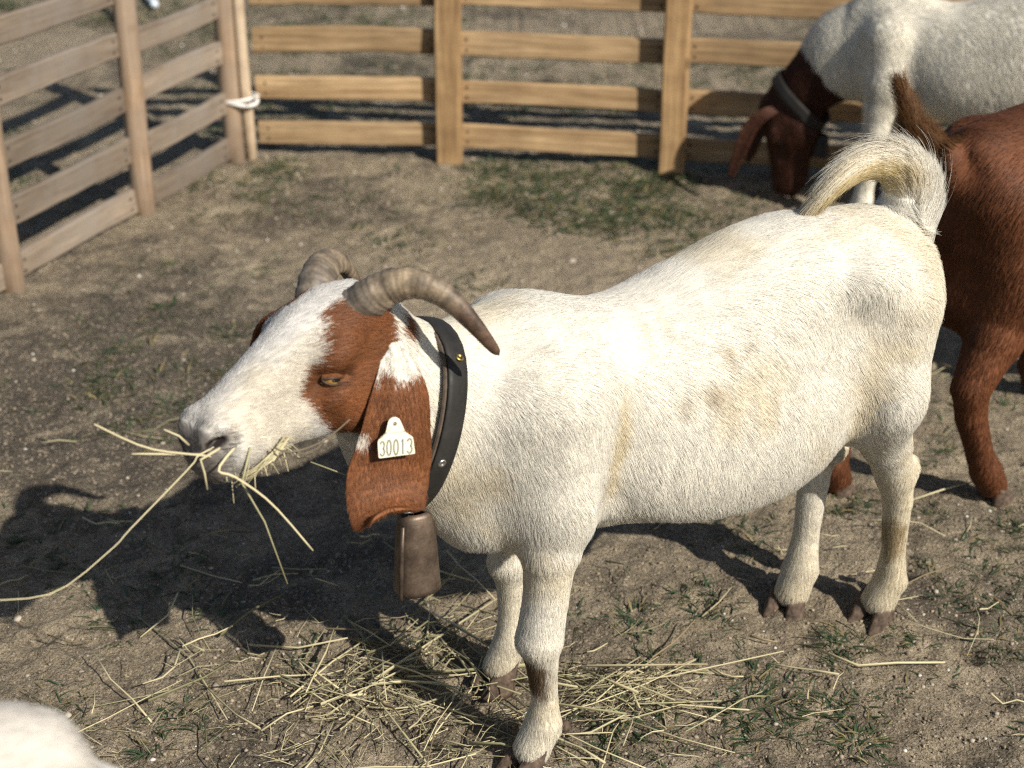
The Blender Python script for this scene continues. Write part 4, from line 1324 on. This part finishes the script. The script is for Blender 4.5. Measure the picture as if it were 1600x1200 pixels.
STRAW = np.array([.49, .435, .27]); STRAW2 = np.array([.33, .31, .175]); TWIG = np.array([.16, .13, .09])
hay = empty('hay_wisp', label='wisp of yellow straw stalks held in the white goat\'s mouth', category='hay')
hay.matrix_world = MAIN
for P, r, c_ in (([(.745, .112, .632), (.785, .120, .625), (.797, .122, .614), (.872, .13, .560), (.896, .13, .540), (.963, .135, .507), (1.03, .14, .520)], .0011, STRAW * 1.1),
                 ([(.735, .115, .628), (.770, .140, .613), (.753, .145, .601), (.715, .15, .559), (.671, .155, .486)], .0019, STRAW * 1.1),
                 ([(.725, .12, .62), (.743, .135, .586), (.721, .138, .530), (.700, .14, .440)], .0015, STRAW2),
                 ([(.735, .11, .620), (.753, .118, .615), (.789, .118, .626), (.842, .115, .647), (.893, .11, .686)], .0018, STRAW),
                 ([(.746, .112, .613), (.782, .115, .623), (.842, .115, .639), (.858, .115, .643)], .0016, STRAW * 1.05),
                 ([(.76, .12, .628), (.785, .125, .622), (.782, .125, .604), (.781, .126, .583)], .0018, STRAW),
                 ([(.700, .128, .618), (.688, .140, .614), (.664, .146, .617), (.640, .15, .627), (.614, .15, .643)], .0013, TWIG),
                 ([(.69, .13, .612), (.668, .143, .608), (.655, .145, .612), (.645, .145, .62)], .0008, TWIG),
                 ([(.640, .08, .560), (.600, .10, .54), (.575, .12, .515)], .0009, STRAW2),
                 ([(.79, .10, .63), (.80, .10, .644), (.816, .10, .656)], .0016, STRAW)):
    stalks_object('stalk', [(P, r, c_)], hay)
it = []
r_ = np.random.default_rng(15)
hay.location = hay.location + Vector((.014, .006, .004))
for i in range(60):
    x = r_.uniform(.185, .262); y0 = .042 - 0.35 * max(x - .225, 0)
    a = HO_MAIN + HR_MAIN @ np.array([float(mz(x)), y0 - .014, -.080 + r_.normal(0, .003)])
    d = HR_MAIN @ np.array([r_.normal(.2, .9), r_.uniform(.1, .5), r_.normal(-.3, .3)])
    L_ = r_.uniform(.012, .036)
    b = a + unit(d) * L_ * .55 + r_.normal(0, .003, 3); e = a + unit(d) * L_ + np.array([0, .004, -L_ * r_.uniform(0, .5)])
    it.append(([a, b, e], r_.uniform(.0005, .0012), (STRAW if r_.random() < .6 else STRAW2) * r_.uniform(.75, 1.15)))
for i in range(14):
    a = HO_MAIN + HR_MAIN @ np.array([r_.uniform(.18, .20), .044, -.076 + r_.normal(0, .004)])
    b = HO_MAIN + HR_MAIN @ np.array([r_.uniform(.21, .23), .049, -.081 + r_.normal(0, .004)])
    e = HO_MAIN + HR_MAIN @ np.array([r_.uniform(.245, .27), r_.uniform(.03, .046), -.086 + r_.normal(0, .006)])
    it.append(([a, b, e], r_.uniform(.0006, .0013), STRAW * r_.uniform(.7, 1.15)))
stalks_object('mouthful', it, hay)


# ------------------------------------------------------------------ the other goats
def leg_set(du=(0, 0, 0, 0), hind=((-.352, .07), (-.352, -.07)), front=((.33, .1), (.30, -.1))):
    out = []
    for (u, v), sg in zip(front, (1, -1)):
        out.append([((.29, sg * .075, .56), .07), ((.28, sg * .09, .43), .055), ((.29, v * .97, .36), .044), ((.3 + (u - .33) * .5, v, .22), .034), ((u - .02, v, .12), .026), ((u - .018, v, .075), .031), ((u, v, .038), .030)])
    for (u, v), sg in zip(hind, (1, -1)):
        k = u + .352
        out.append([((-.285, sg * .06, .58), .082), ((-.255 + k * .15, sg * .08, .45), .072), ((-.300 + k * .35, (sg * .08 + v) / 2, .36), .045), ((-.345 + k * .55, (sg * .04 + v) / 2 + v * .2, .285), .036), ((-.350 + k * .7, v * .95, .22), .029), ((-.364 + k * .93, v, .13), .026), ((-.368 + k, v, .075), .031), ((u, v, .038), .030)])
    return out


def dark_hooves(root, spots, yaw=0.0):
    for (u, v) in spots:
        for s in (-1, 1):
            cv, cf = hoof_claw(.060, .030, .040, s)
            o = obj('hoof', mesh_np('hoof', cv, cf), M_hoof, root)
            o.location = (u + .010, v + s * .0155, -.003)


def simple_goat(label, loc, rz, scale, h, legs, hooves, ho, HR, neck, coat, tail, nfur, fw, fL, seed, extra=None, horns=True, tail_col=None, ears=True, hang=False):
    root = empty('goat', label=label, category='goat', group='goats in the pen')
    root.matrix_world = goat_matrix(loc, rz, scale)
    hp = lambda x, y, z: np.array(ho) + HR @ np.array([x, y, z])
    es = []
    if ears:
        for sg in (1, -1):
            es.append(ear_patch([hp(-.005, sg * .04, -.03), hp(-.008, sg * .075, -.045), hp(-.008, sg * .095, -.085), hp(-.004, sg * .105, -.14), hp(.0, sg * .108, -.19), hp(.004, sg * .108, -.215)],
                                [.018, .034, .043, .048, .04, .018], [HR[:, 0]] * 6, .006) if not hang else
                      ear_patch([hp(-.005, sg * .04, -.03), hp(.0, sg * .07, .0), hp(.04, sg * .08, .04), hp(.10, sg * .085, .065), hp(.16, sg * .085, .085), hp(.20, sg * .085, .10)],
                                [.012, .018, .021, .021, .016, .008], [unit(HR[:, 2] - .6 * HR[:, 0])] * 6, .006))
    V, Q, part = build_body(h, legs, neck, np.array(ho), HR, True, TORSO, es, extra, tail)
    me = mesh_np('goat_body', V, Q)
    paint(me, 'col', coat(V, part))
    obj('body', me, M_skin, root)
    if horns:
        for sg in (1, -1):
            P = [hp(*q) for q in ((-.004, sg * .026, -.008), (-.018, sg * .036, .030), (-.045, sg * .052, .055), (-.08, sg * .07, .062), (-.112, sg * .088, .045), (-.135, sg * .10, .012), (-.15, sg * .108, -.03))]
            hv, hf = horn(P, .024, seed)
            hm = mesh_np('horn', hv, hf); paint(hm, 'hcol', np.ones((len(hv), 3)))
            obj('horn', hm, M_horn, root)
    for sg in (1, -1):
        ev, ef = uvsphere((.0125,) * 3, (0, 0, 0), 14, 10)
        obj('eye', mesh_np('eye', ev, ef), M_pupil if hang else M_eye, root).location = hp(.088, .0495 * sg, -.044)
    dark_hooves(root, hooves)
    tp = np.array([q[0] for q in tail])

    def fn(p, n, vid, mode):
        td, tt, tn, ts = tail_dist(p, tp)
        ist = (td < .045) & (ts > .28)
        if mode == 'density':
            d = np.ones(len(p)); d[p[:, 2] < .03] = 0; return d
        f = flow_body(p, n)
        L = np.full(len(p), fL); L[p[:, 2] < .36] *= .75
        lift = np.full(len(p), .14)
        f[part[vid] > 0] = np.array([.1, 0, -1.0]); L[part[vid] > 0] = .008
        f[ist] = tt[ist] * 2.0 + unit(p - tn)[ist] * .1; L[ist] = .02; lift[ist] = .2
        c = coat(p, part[vid])
        if tail_col is not None: c[ist] = np.array(tail_col)
        return L, f, lift, c, np.ones(len(p)), np.where(ist, .35, 1.0)
    fur_object('fur', root, V, Q, nfur, fn, seed, fw)
    tcol = np.array(tail_col if tail_col is not None else coat(tp[-1:], np.zeros(1, int))[0])
    tail_hair('tail_hair', root, tp[1:], 4500, seed + 1, (tcol, tcol * 1.5, tcol * .45), (.016), .008, .030, (.035, .085), .12, width=max(fw, .0004))
    return root, V


# brown goat seen from behind, right edge
def coat_brown(p, part):
    b = np.tile(np.array([.160, .060, .025]), (len(p), 1)) * (0.65 + 0.8 * fbm(p + 3, 14, 3))[:, None]
    b = lerp(b, np.array([.085, .032, .016]), sstep(.66, .72, p[:, 2]) * .7)
    return lerp(b, np.array([.12, .045, .02]), sstep(.3, .15, p[:, 2]) * .6)


def udder(F):
    F.ell((-.30, 0, .40), (.07, .07, .07), .04)
    F.cone((-.315, -.03, .36), (-.318, -.033, .31), .016, .008, .015)
    F.ell((-.215, .105, .635), (.045, .035, .04), .05); F.ell((-.215, -.105, .635), (.045, .035, .04), .05)
    F.ell((-.325, .050, .60), (.04, .031, .05), .04); F.ell((-.325, -.050, .60), (.04, .031, .05), .04)


NECK = [((.32, 0, .53), (.44, 0, .58), .13, .105, .66, .04), ((.43, 0, .58), (.52, 0, .68), .10, .078, .7, .03)]
hl = [(-.273, -.099), (-.496, .087)]
lg = leg_set(hind=((-.496, .087), (-.273, -.099)), front=((.17, .15), (.33, -.1)))
lg[3] = [((-.285, -.06, .58), .085), ((-.268, -.085, .45), .080), ((-.318, -.088, .35), .050), ((-.368, -.090, .262), .034), ((-.360, -.092, .205), .0275), ((-.325, -.096, .12), .0240), ((-.302, -.098, .078), .0285), ((-.278, -.099, .042), .027)]
t3 = [((-.355, 0, .62), .04), ((-.360, .02, .655), .020), ((-.374, .055, .675), .013), ((-.386, .088, .700), .008), ((-.390, .104, .728), .004)]
simple_goat('dark brown goat standing behind the white goat, cut by the right edge', (1.062, 2.728, 0), math.radians(35), 1.0, .0065, lg,
            [(-.273, -.099), (-.496, .087), (.33, -.1), (.17, .15)], (.55, 0, .77), head_frame(0, math.radians(28)), NECK, coat_brown, t3, 130000, .00045, .019, 61, udder, tail_col=(.13, .06, .02))


# pale goat grazing by the back fence
def coat_pale(p, part):
    c = np.tile(np.array([.84, .80, .69]), (len(p), 1))
    c = lerp(c, np.array([.40, .37, .33]), sstep(.48, .66, fbm(p + 11, 11, 4, .6)) * .3)
    m = (.67 * (p[:, 0] - .42) - .74 * (p[:, 2] - .49) + .03 * (noise(p, 25) - .5) > .085) & (p[:, 0] > .40) | (part > 0)
    return np.where(m[:, None], np.array([.07, .026, .014]), c)


HR2 = head_frame(0, math.radians(92))
NECK2 = [((.31, 0, .53), (.42, 0, .49), .135, .115, .66, .05), ((.42, 0, .49), (.60, 0, .29), .112, .072, .68, .04)]
M2 = goat_matrix((1.26, 3.96, 0), math.atan2(.431, -.902), .93)
g2r, g2V = simple_goat('large pale goat with a brown head grazing beside the back fence', (1.26, 3.96, 0), math.atan2(.431, -.902), .93, .008, leg_set(front=((.33, .1), (.26, -.1))),
                       [(-.352, .07), (-.352, -.07), (.33, .1), (.26, -.1)], (.63, 0, .295), HR2, NECK2, coat_pale, [((-.355, 0, .64), .04), ((-.40, 0, .66), .024), ((-.44, 0, .62), .016), ((-.45, 0, .56), .007)], 110000, .0005, .022, 71, horns=False, hang=True)
nv = g2V[(g2V[:, 0] > .42) & (g2V[:, 0] < .68) & (np.abs(g2V[:, 1]) < .09)]
_, low2 = make_collar(nv, (.555, 0, .335), (.66, 0, -.75), (.75, 0, .66), M2, .13, 'black studded collar on the grazing goat by the back fence', [(1.57, 0, M_brass), (1.2, 0, M_steel), (1.95, 0, M_steel), (2.3, 0, M_brass)], .036, .006)
make_bell((.475, .0, .245), M2, 'dark bell under the neck of the grazing goat by the back fence', plain('dark_bell', (.03, .028, .027), .5, .4), H=.085, s=.8)


# pale goat whose back just enters the frame bottom left
def coat_ivory(p, part):
    c = np.tile(np.array([.68, .64, .58]), (len(p), 1))
    return lerp(c, np.array([.48, .44, .38]), sstep(.5, .7, fbm(p + 5, 12, 3)) * .5)


simple_goat('blurred white goat of which only the rump enters the bottom left corner', (-.640, .795, 0), math.radians(215), .98, .009, leg_set(), [(-.352, .07), (-.352, -.07), (.33, .1), (.30, -.1)],
            (.55, 0, .77), head_frame(0, math.radians(28)), NECK, coat_ivory, [((-.33, 0, .60), .035), ((-.368, 0, .60), .020), ((-.385, 0, .55), .014), ((-.385, 0, .50), .006)], 60000, .0006, .02, 81)


# ------------------------------------------------------------------ ground litter
def px_ground(px, py):
    """where a line of sight of the photograph meets the ground"""
    dx = (px - 800) / 2400.0; dy = (600 - py) / 2400.0
    cy = math.cos(PITCH) + dy * math.sin(PITCH); cz = -math.sin(PITCH) + dy * math.cos(PITCH)
    t = -CAM_H / cz
    return dx * t, cy * t


r_ = np.random.default_rng(99)
# pebbles and chips
t_ = (1 + 5 ** .5) / 2
ICO = unit(np.array([(-1, t_, 0), (1, t_, 0), (-1, -t_, 0), (1, -t_, 0), (0, -1, t_), (0, 1, t_), (0, -1, -t_), (0, 1, -t_), (t_, 0, -1), (t_, 0, 1), (-t_, 0, -1), (-t_, 0, 1)], float))
ICF = np.array([(0, 11, 5), (0, 5, 1), (0, 1, 7), (0, 7, 10), (0, 10, 11), (1, 5, 9), (5, 11, 4), (11, 10, 2), (10, 7, 6), (7, 1, 8), (3, 9, 4), (3, 4, 2), (3, 2, 6), (3, 6, 8), (3, 8, 9), (4, 9, 5), (2, 4, 11), (6, 2, 10), (8, 6, 7), (9, 8, 1)])


def pebbles(n):
    y = 1.2 + 7.0 * r_.random(n) ** 1.6
    x = (r_.random(n) - .5) * (1.7 + y * .75)
    s = .0013 + .0032 * r_.random(n) ** 2.5 + .006 * (r_.random(n) < .012) * r_.random(n)
    s *= 1 + .22 * (y - 1.5)
    dens = noise(np.stack([x, y, 0 * x], 1), 2.2)
    k = r_.random(n) < .15 + 1.1 * dens; x, y, s = x[k], y[k], s[k]; n = len(x)
    z = ground_z(x, y)
    V = ICO[None] * (s[:, None, None] * r_.uniform(.6, 1.25, (n, 1, 3)) * r_.uniform(.75, 1.2, (n, 12, 1)))
    V[..., 2] *= .6
    V += np.stack([x, y, z + s * .15], 1)[:, None]
    F = (ICF[None] + 12 * np.arange(n)[:, None, None]).reshape(-1, 3)
    me = mesh_np('pebbles', V.reshape(-1, 3), F, False)
    t = r_.random((n, 1))
    c = np.array([.16, .12, .085]) * (1 - t) + np.array([.46, .40, .32]) * t
    w_ = r_.random(n) < .07; c[w_] = np.array([.62, .59, .54])
    paint(me, 'col', np.repeat(c, 12, 0))
    obj('pebbles', me, mat_attr('pebble_stone', 'col', .85, .3), kind='stuff', label='small pale pebbles and grit scattered over the dirt', category='pebbles')


pebbles(17000)


def ribbons(name, roots, dirs, lens, wid, cols, up, droop, mat, seg=4, **props):
    """grass blades: folded ribbons, arrays over n"""
    n = len(roots); s = np.linspace(0, 1, seg)
    side = unit(np.cross(dirs, np.array([0, 0, 1.0])))
    P = roots[:, None] + dirs[:, None] * (lens[:, None] * s)[..., None] * (0.35 + 0.65 * s)[None, :, None]
    P[..., 2] += (lens * up)[:, None] * s - (lens * droop)[:, None] * s ** 2
    w_ = wid[:, None] * np.array([.7, 1.0, .75, .06])[:seg][None]
    A = P + side[:, None] * w_[..., None]; B = P - side[:, None] * w_[..., None]
    Cn = P.copy(); Cn[..., 2] -= w_ * .35
    V = np.stack([A, Cn, B], 2).reshape(n, -1, 3)
    f = []
    for j in range(seg - 1):
        f += [(3 * j, 3 * j + 1, 3 * j + 4, 3 * j + 3), (3 * j + 1, 3 * j + 2, 3 * j + 5, 3 * j + 4)]
    F = (np.array(f)[None] + (3 * seg) * np.arange(n)[:, None, None]).reshape(-1, 4)
    me = mesh_np(name, V.reshape(-1, 3), F)
    paint(me, 'col', np.repeat(cols, 3 * seg, 0))
    return obj(name, me, mat, **props)


# grass: (px, py, radius px, tufts)
GR = [(120, 600, 60, 10), (230, 620, 60, 7), (300, 650, 40, 5), (200, 590, 30, 4), (70, 860, 80, 16), (200, 870, 90, 12), (270, 940, 60, 12), (330, 960, 30, 6), (200, 960, 40, 5), (100, 1110, 30, 8), (300, 1140, 60, 9), (430, 1060, 60, 6), (650, 1000, 60, 6),
      (1560, 900, 60, 16), (1500, 930, 40, 8), (1450, 860, 60, 6), (1330, 810, 40, 10), (1320, 760, 30, 4), (1310, 1020, 30, 12), (1530, 1000, 35, 10), (1590, 960, 20, 6), (1110, 960, 30, 6), (1090, 935, 40, 5), (1180, 850, 40, 9), (1110, 830, 40, 6), (990, 985, 25, 6),
      (1160, 1090, 40, 9), (1200, 1120, 40, 8), (1320, 1130, 40, 14), (1350, 1160, 30, 10), (1240, 1080, 30, 6), (1060, 1050, 60, 10), (950, 1150, 60, 10), (1000, 1120, 40, 10), (1080, 1160, 50, 7), (1200, 1180, 60, 8), (1180, 1050, 20, 3),
      (910, 300, 90, 26), (800, 290, 50, 14), (950, 340, 70, 14), (1000, 285, 60, 16), (1080, 310, 60, 14), (1050, 370, 50, 10), (430, 275, 25, 8), (310, 290, 25, 7), (410, 330, 40, 8), (520, 320, 60, 5), (350, 340, 60, 4), (660, 390, 60, 4), (760, 460, 40, 5), (620, 360, 50, 4), (380, 430, 60, 4), (540, 500, 30, 0),
      (60, 500, 60, 0), (340, 600, 40, 4), (300, 530, 60, 4), (150, 500, 50, 2), (1480, 610, 40, 5), (1560, 640, 30, 4), (1500, 690, 40, 4), (1480, 720, 40, 5), (1580, 830, 30, 8), (880, 1000, 60, 4), (1420, 1000, 60, 3), (1490, 1100, 90, 3)]
bx, by = [], []
for (px, py, rp, nt) in GR + [(120, 610, 110, 14), (260, 640, 80, 10), (340, 560, 60, 8), (450, 650, 40, 0), (180, 470, 90, 6), (900, 290, 120, 80), (1010, 330, 100, 60), (800, 290, 70, 40), (1080, 290, 80, 26), (940, 350, 90, 20), (430, 280, 40, 12), (640, 300, 120, 10)]:
    gx_, gy_ = px_ground(px, py)
    sc_ = math.hypot(gx_, gy_ + .5) / 2400 * 1.1
    for _ in range(nt):
        a = r_.random() * 6.283; q = r_.random() ** .6
        bx.append(gx_ + rp * sc_ * q * math.cos(a) * 1.1); by.append(gy_ + rp * sc_ * q * math.sin(a) * 1.6)
# wild grass beyond and around the pen
for _ in range(10000):
    x, y = r_.uniform(-5, 5), r_.uniform(3.2, 12)
    if noise(np.array([[x, y, 2.0]]), 1.1)[0] * .6 + noise(np.array([[x, y, 7.0]]), 3.5)[0] * .4 > (.47 if y > 4.7 else .65):
        bx.append(x); by.append(y)
bx = np.array(bx); by = np.array(by)
nb = np.where(by < 3.1, r_.integers(6, 16, len(bx)), r_.integers(10, 24, len(bx)))
ti = np.repeat(np.arange(len(bx)), nb); n = len(ti)
far = np.clip(by[ti] / 2.5, 1, 2.6)
jx = r_.normal(0, .013, n) * far; jy = r_.normal(0, .013, n) * far
rx, ry = bx[ti] + jx, by[ti] + jy
ang = np.arctan2(jy, jx) + r_.normal(0, .7, n)
el = r_.uniform(.1, .75, n)
ln = r_.uniform(.012, .040, n) * np.sqrt(far)
gcol = np.array([.040, .074, .034]) * r_.uniform(.6, 1.5, (n, 1)); gcol[:, 0] *= r_.uniform(.8, 1.7, n)
dead = r_.random(n) < .16; gcol[dead] = np.array([.26, .21, .10]) * r_.uniform(.6, 1.2, (dead.sum(), 1))
M_grass = NT('grass_blade'); _a = M_grass.new('Attribute', attribute_name='col')
M_grass.set(_a.outputs['Color'], .5, 0, None, .35)
_tr = M_grass.new('BsdfTranslucent'); M_grass.link(_a.outputs['Color'], _tr.inputs[0]); _ms = M_grass.new('MixShader'); _ms.inputs[0].default_value = .25
M_grass.link(M_grass.b.outputs[0], _ms.inputs[1]); M_grass.link(_tr.outputs[0], _ms.inputs[2]); M_grass.link(_ms.outputs[0], M_grass.n['Material Output'].inputs['Surface'])
ribbons('grass', np.stack([rx, ry, ground_z(rx, ry) - .002], 1), np.stack([np.cos(ang), np.sin(ang), 0 * ang], 1), ln, r_.uniform(.0010, .0021, n) * np.sqrt(far), gcol, el, el * r_.uniform(.3, 1.0, n), M_grass.m,
        kind='stuff', label='short sparse green grass tufts growing in the dirt', category='grass')


# hay litter on the ground
def litter(n, regions, lo, hi, rad, seed, zoff=.0):
    r = np.random.default_rng(seed); items = []
    wts = np.array([q[4] for q in regions], float); wts /= wts.sum()
    for i in range(n):
        px, py, sx, sy, _ = regions[r.choice(len(regions), p=wts)]
        x, y = px_ground(px + r.normal(0, sx), min(1290, py + r.normal(0, sy)))
        L_ = r.uniform(lo, hi) * (1.0 if r.random() < .8 else 1.8)
        a = r.normal(0.1, .9) if r.random() < .7 else r.random() * 6.28
        k = r.integers(3, 5); pts = []; z0 = float(ground_z(np.array([x]), np.array([y]))[0])
        tilt = r.normal(0, .10); hh = abs(r.normal(0, .010)) + zoff * r.random()
        for j in range(k):
            s = j / (k - 1) - .5
            pts.append([x + math.cos(a) * L_ * s, y + math.sin(a) * L_ * s, 0])
            a += r.normal(0, .09) + (r.normal(0, .8) if r.random() < .14 else 0)
        pts = np.array(pts)
        gz = ground_z(pts[:, 0], pts[:, 1])
        pts[:, 2] = gz + .0025 + hh + tilt * L_ * (np.linspace(-.5, .5, k)) + np.abs(r.normal(0, .003, k))
        pts[:, 2] = np.maximum(pts[:, 2], gz + .0015)
        q = r.random()
        c = STRAW * r.uniform(.65, 1.15) if q < .6 else (STRAW2 * r.uniform(.5, 1.0) if q < .85 else np.array([.22, .17, .10]) * r.uniform(.6, 1.3))
        items.append((pts, r.uniform(*rad), c))
    return items


REG = [(660, 1030, 45, 30, 3), (980, 1085, 55, 20, 3), (590, 1090, 60, 30, 2), (300, 1110, 120, 55, 1.2), (480, 1080, 130, 60, 3), (650, 1060, 80, 60, 3), (560, 1170, 150, 40, 3), (960, 1100, 80, 32, 2.6), (760, 1150, 60, 40, 1.5), (720, 920, 50, 20, .5), (700, 990, 40, 30, .8), (1000, 1130, 90, 40, 1)]
items = litter(150, REG, .05, .22, (.0007, .0020), 5, .012) + litter(850, REG, .008, .050, (.0003, .0009), 6, .005)
items += litter(150, [(1200, 1000, 260, 120, 1), (250, 900, 200, 120, 1), (1500, 560, 60, 40, .6), (900, 700, 300, 200, .5)], .02, .09, (.0007, .0013), 8)
stalks_object('hay_litter', items, None, kind='stuff', label='scattered yellow hay and straw lying on the dirt', category='hay')


def crumbs(n):
    y = 1.25 + 3.4 * r_.random(n) ** 1.4
    x = (r_.random(n) - .5) * (.9 + y * .72)
    k = r_.random(n) < .1 + 1.5 * np.clip(fbm(np.stack([x, y, 0 * x + 5], 1), 3.0, 3) - .25, 0, 1); x, y = x[k], y[k]; n = len(x)
    sz = .0008 + .0026 * r_.random(n) ** 3 + .004 * (r_.random(n) < .006) * r_.random(n)
    V = ICO[None] * (sz[:, None, None] * r_.uniform(.6, 1.3, (n, 1, 3)) * r_.uniform(.7, 1.25, (n, 12, 1)))
    V += np.stack([x, y, ground_z(x, y) + sz * .3], 1)[:, None]
    F = (ICF[None] + 12 * np.arange(n)[:, None, None]).reshape(-1, 3)
    me = mesh_np('soil_crumbs', V.reshape(-1, 3), F, False)
    t = r_.random((n, 1))
    paint(me, 'col', np.repeat(np.array([.115, .092, .066]) * (1 - t) + np.array([.38, .31, .22]) * t, 12, 0))
    obj('soil_crumbs', me, mat_attr('soil_crumb', 'col', .95, .15), kind='stuff', label='small brown soil crumbs strewn over the dirt ground', category='soil')


crumbs(64000)

# ------------------------------------------------------------------ cord tie and hoses
a = np.linspace(0, 2 * math.pi, 25)
tie = obj('cord_tie', mesh_np('cord_tie', *merge([tube(np.stack([-.832 + .056 * np.cos(a), 4.592 + .040 * np.sin(a), .188 + .006 * np.sin(a * 2)], 1), .0055, 8, False),
          tube(np.stack([-.832 + .056 * np.cos(a), 4.592 + .041 * np.sin(a), .198 + .007 * np.cos(a)], 1), .005, 8, False),
          tube(curve_pts([(-.80, 4.552, .192), (-.78, 4.54, .21), (-.762, 4.54, .222)], 8), .004, 6)])), plain('white_cord', (.72, .70, .66), .7, 0, .15, 300, .4, .001),
          label='white cord tying the pale pole to the corner post', category='cord')
hp_ = [px_ground(*q) for q in ((60, 45), (105, 22), (150, 14), (180, 24), (192, 45))]
obj('hose', mesh_np('hose', *tube(curve_pts([(x, y, .02 + .06 * math.sin(i / 4 * math.pi)) for i, (x, y) in enumerate(hp_)], 30), .017, 12)), plain('grey_blue_hose', (.30, .36, .42), .35, 0, .15, 40), label='bent blue grey hose lying behind the left fence', category='hose')
hp_ = [px_ground(*q) for q in ((215, -25), (232, 4), (243, 18))]
obj('hose', mesh_np('hose', *tube(curve_pts([(x, y, .03) for x, y in hp_], 16), .016, 12)), plain('pale_hose', (.62, .70, .78), .3, 0, .1, 40), label='short pale hose end behind the middle post of the left fence', category='hose')

for lab, pts, r0 in (('long pale straw stalk bent over the grass tuft at the lower right', [(1275, 1022), (1340, 1052), (1400, 1050), (1475, 1044)], .0017),
                     ('kinked straw lying by the brown goat\'s nearest hoof', [(1405, 792), (1470, 782), (1517, 767), (1533, 784)], .0020),
                     ('thick bent straw stalk sticking up in front of the far front leg', [(668, 1000), (672, 978), (710, 995), (750, 1016)], .0024)):
    q = np.array([px_ground(*p) for p in pts])
    z = ground_z(q[:, 0], q[:, 1]) + .004 + np.array([0, .006, .008, .004]) * (3 if 'thick' in lab else 1)
    stalks_object('straw_stalk', [(np.c_[q, z], r0, STRAW * 1.1)], None, label=lab, category='straw', group='loose straw stalks')
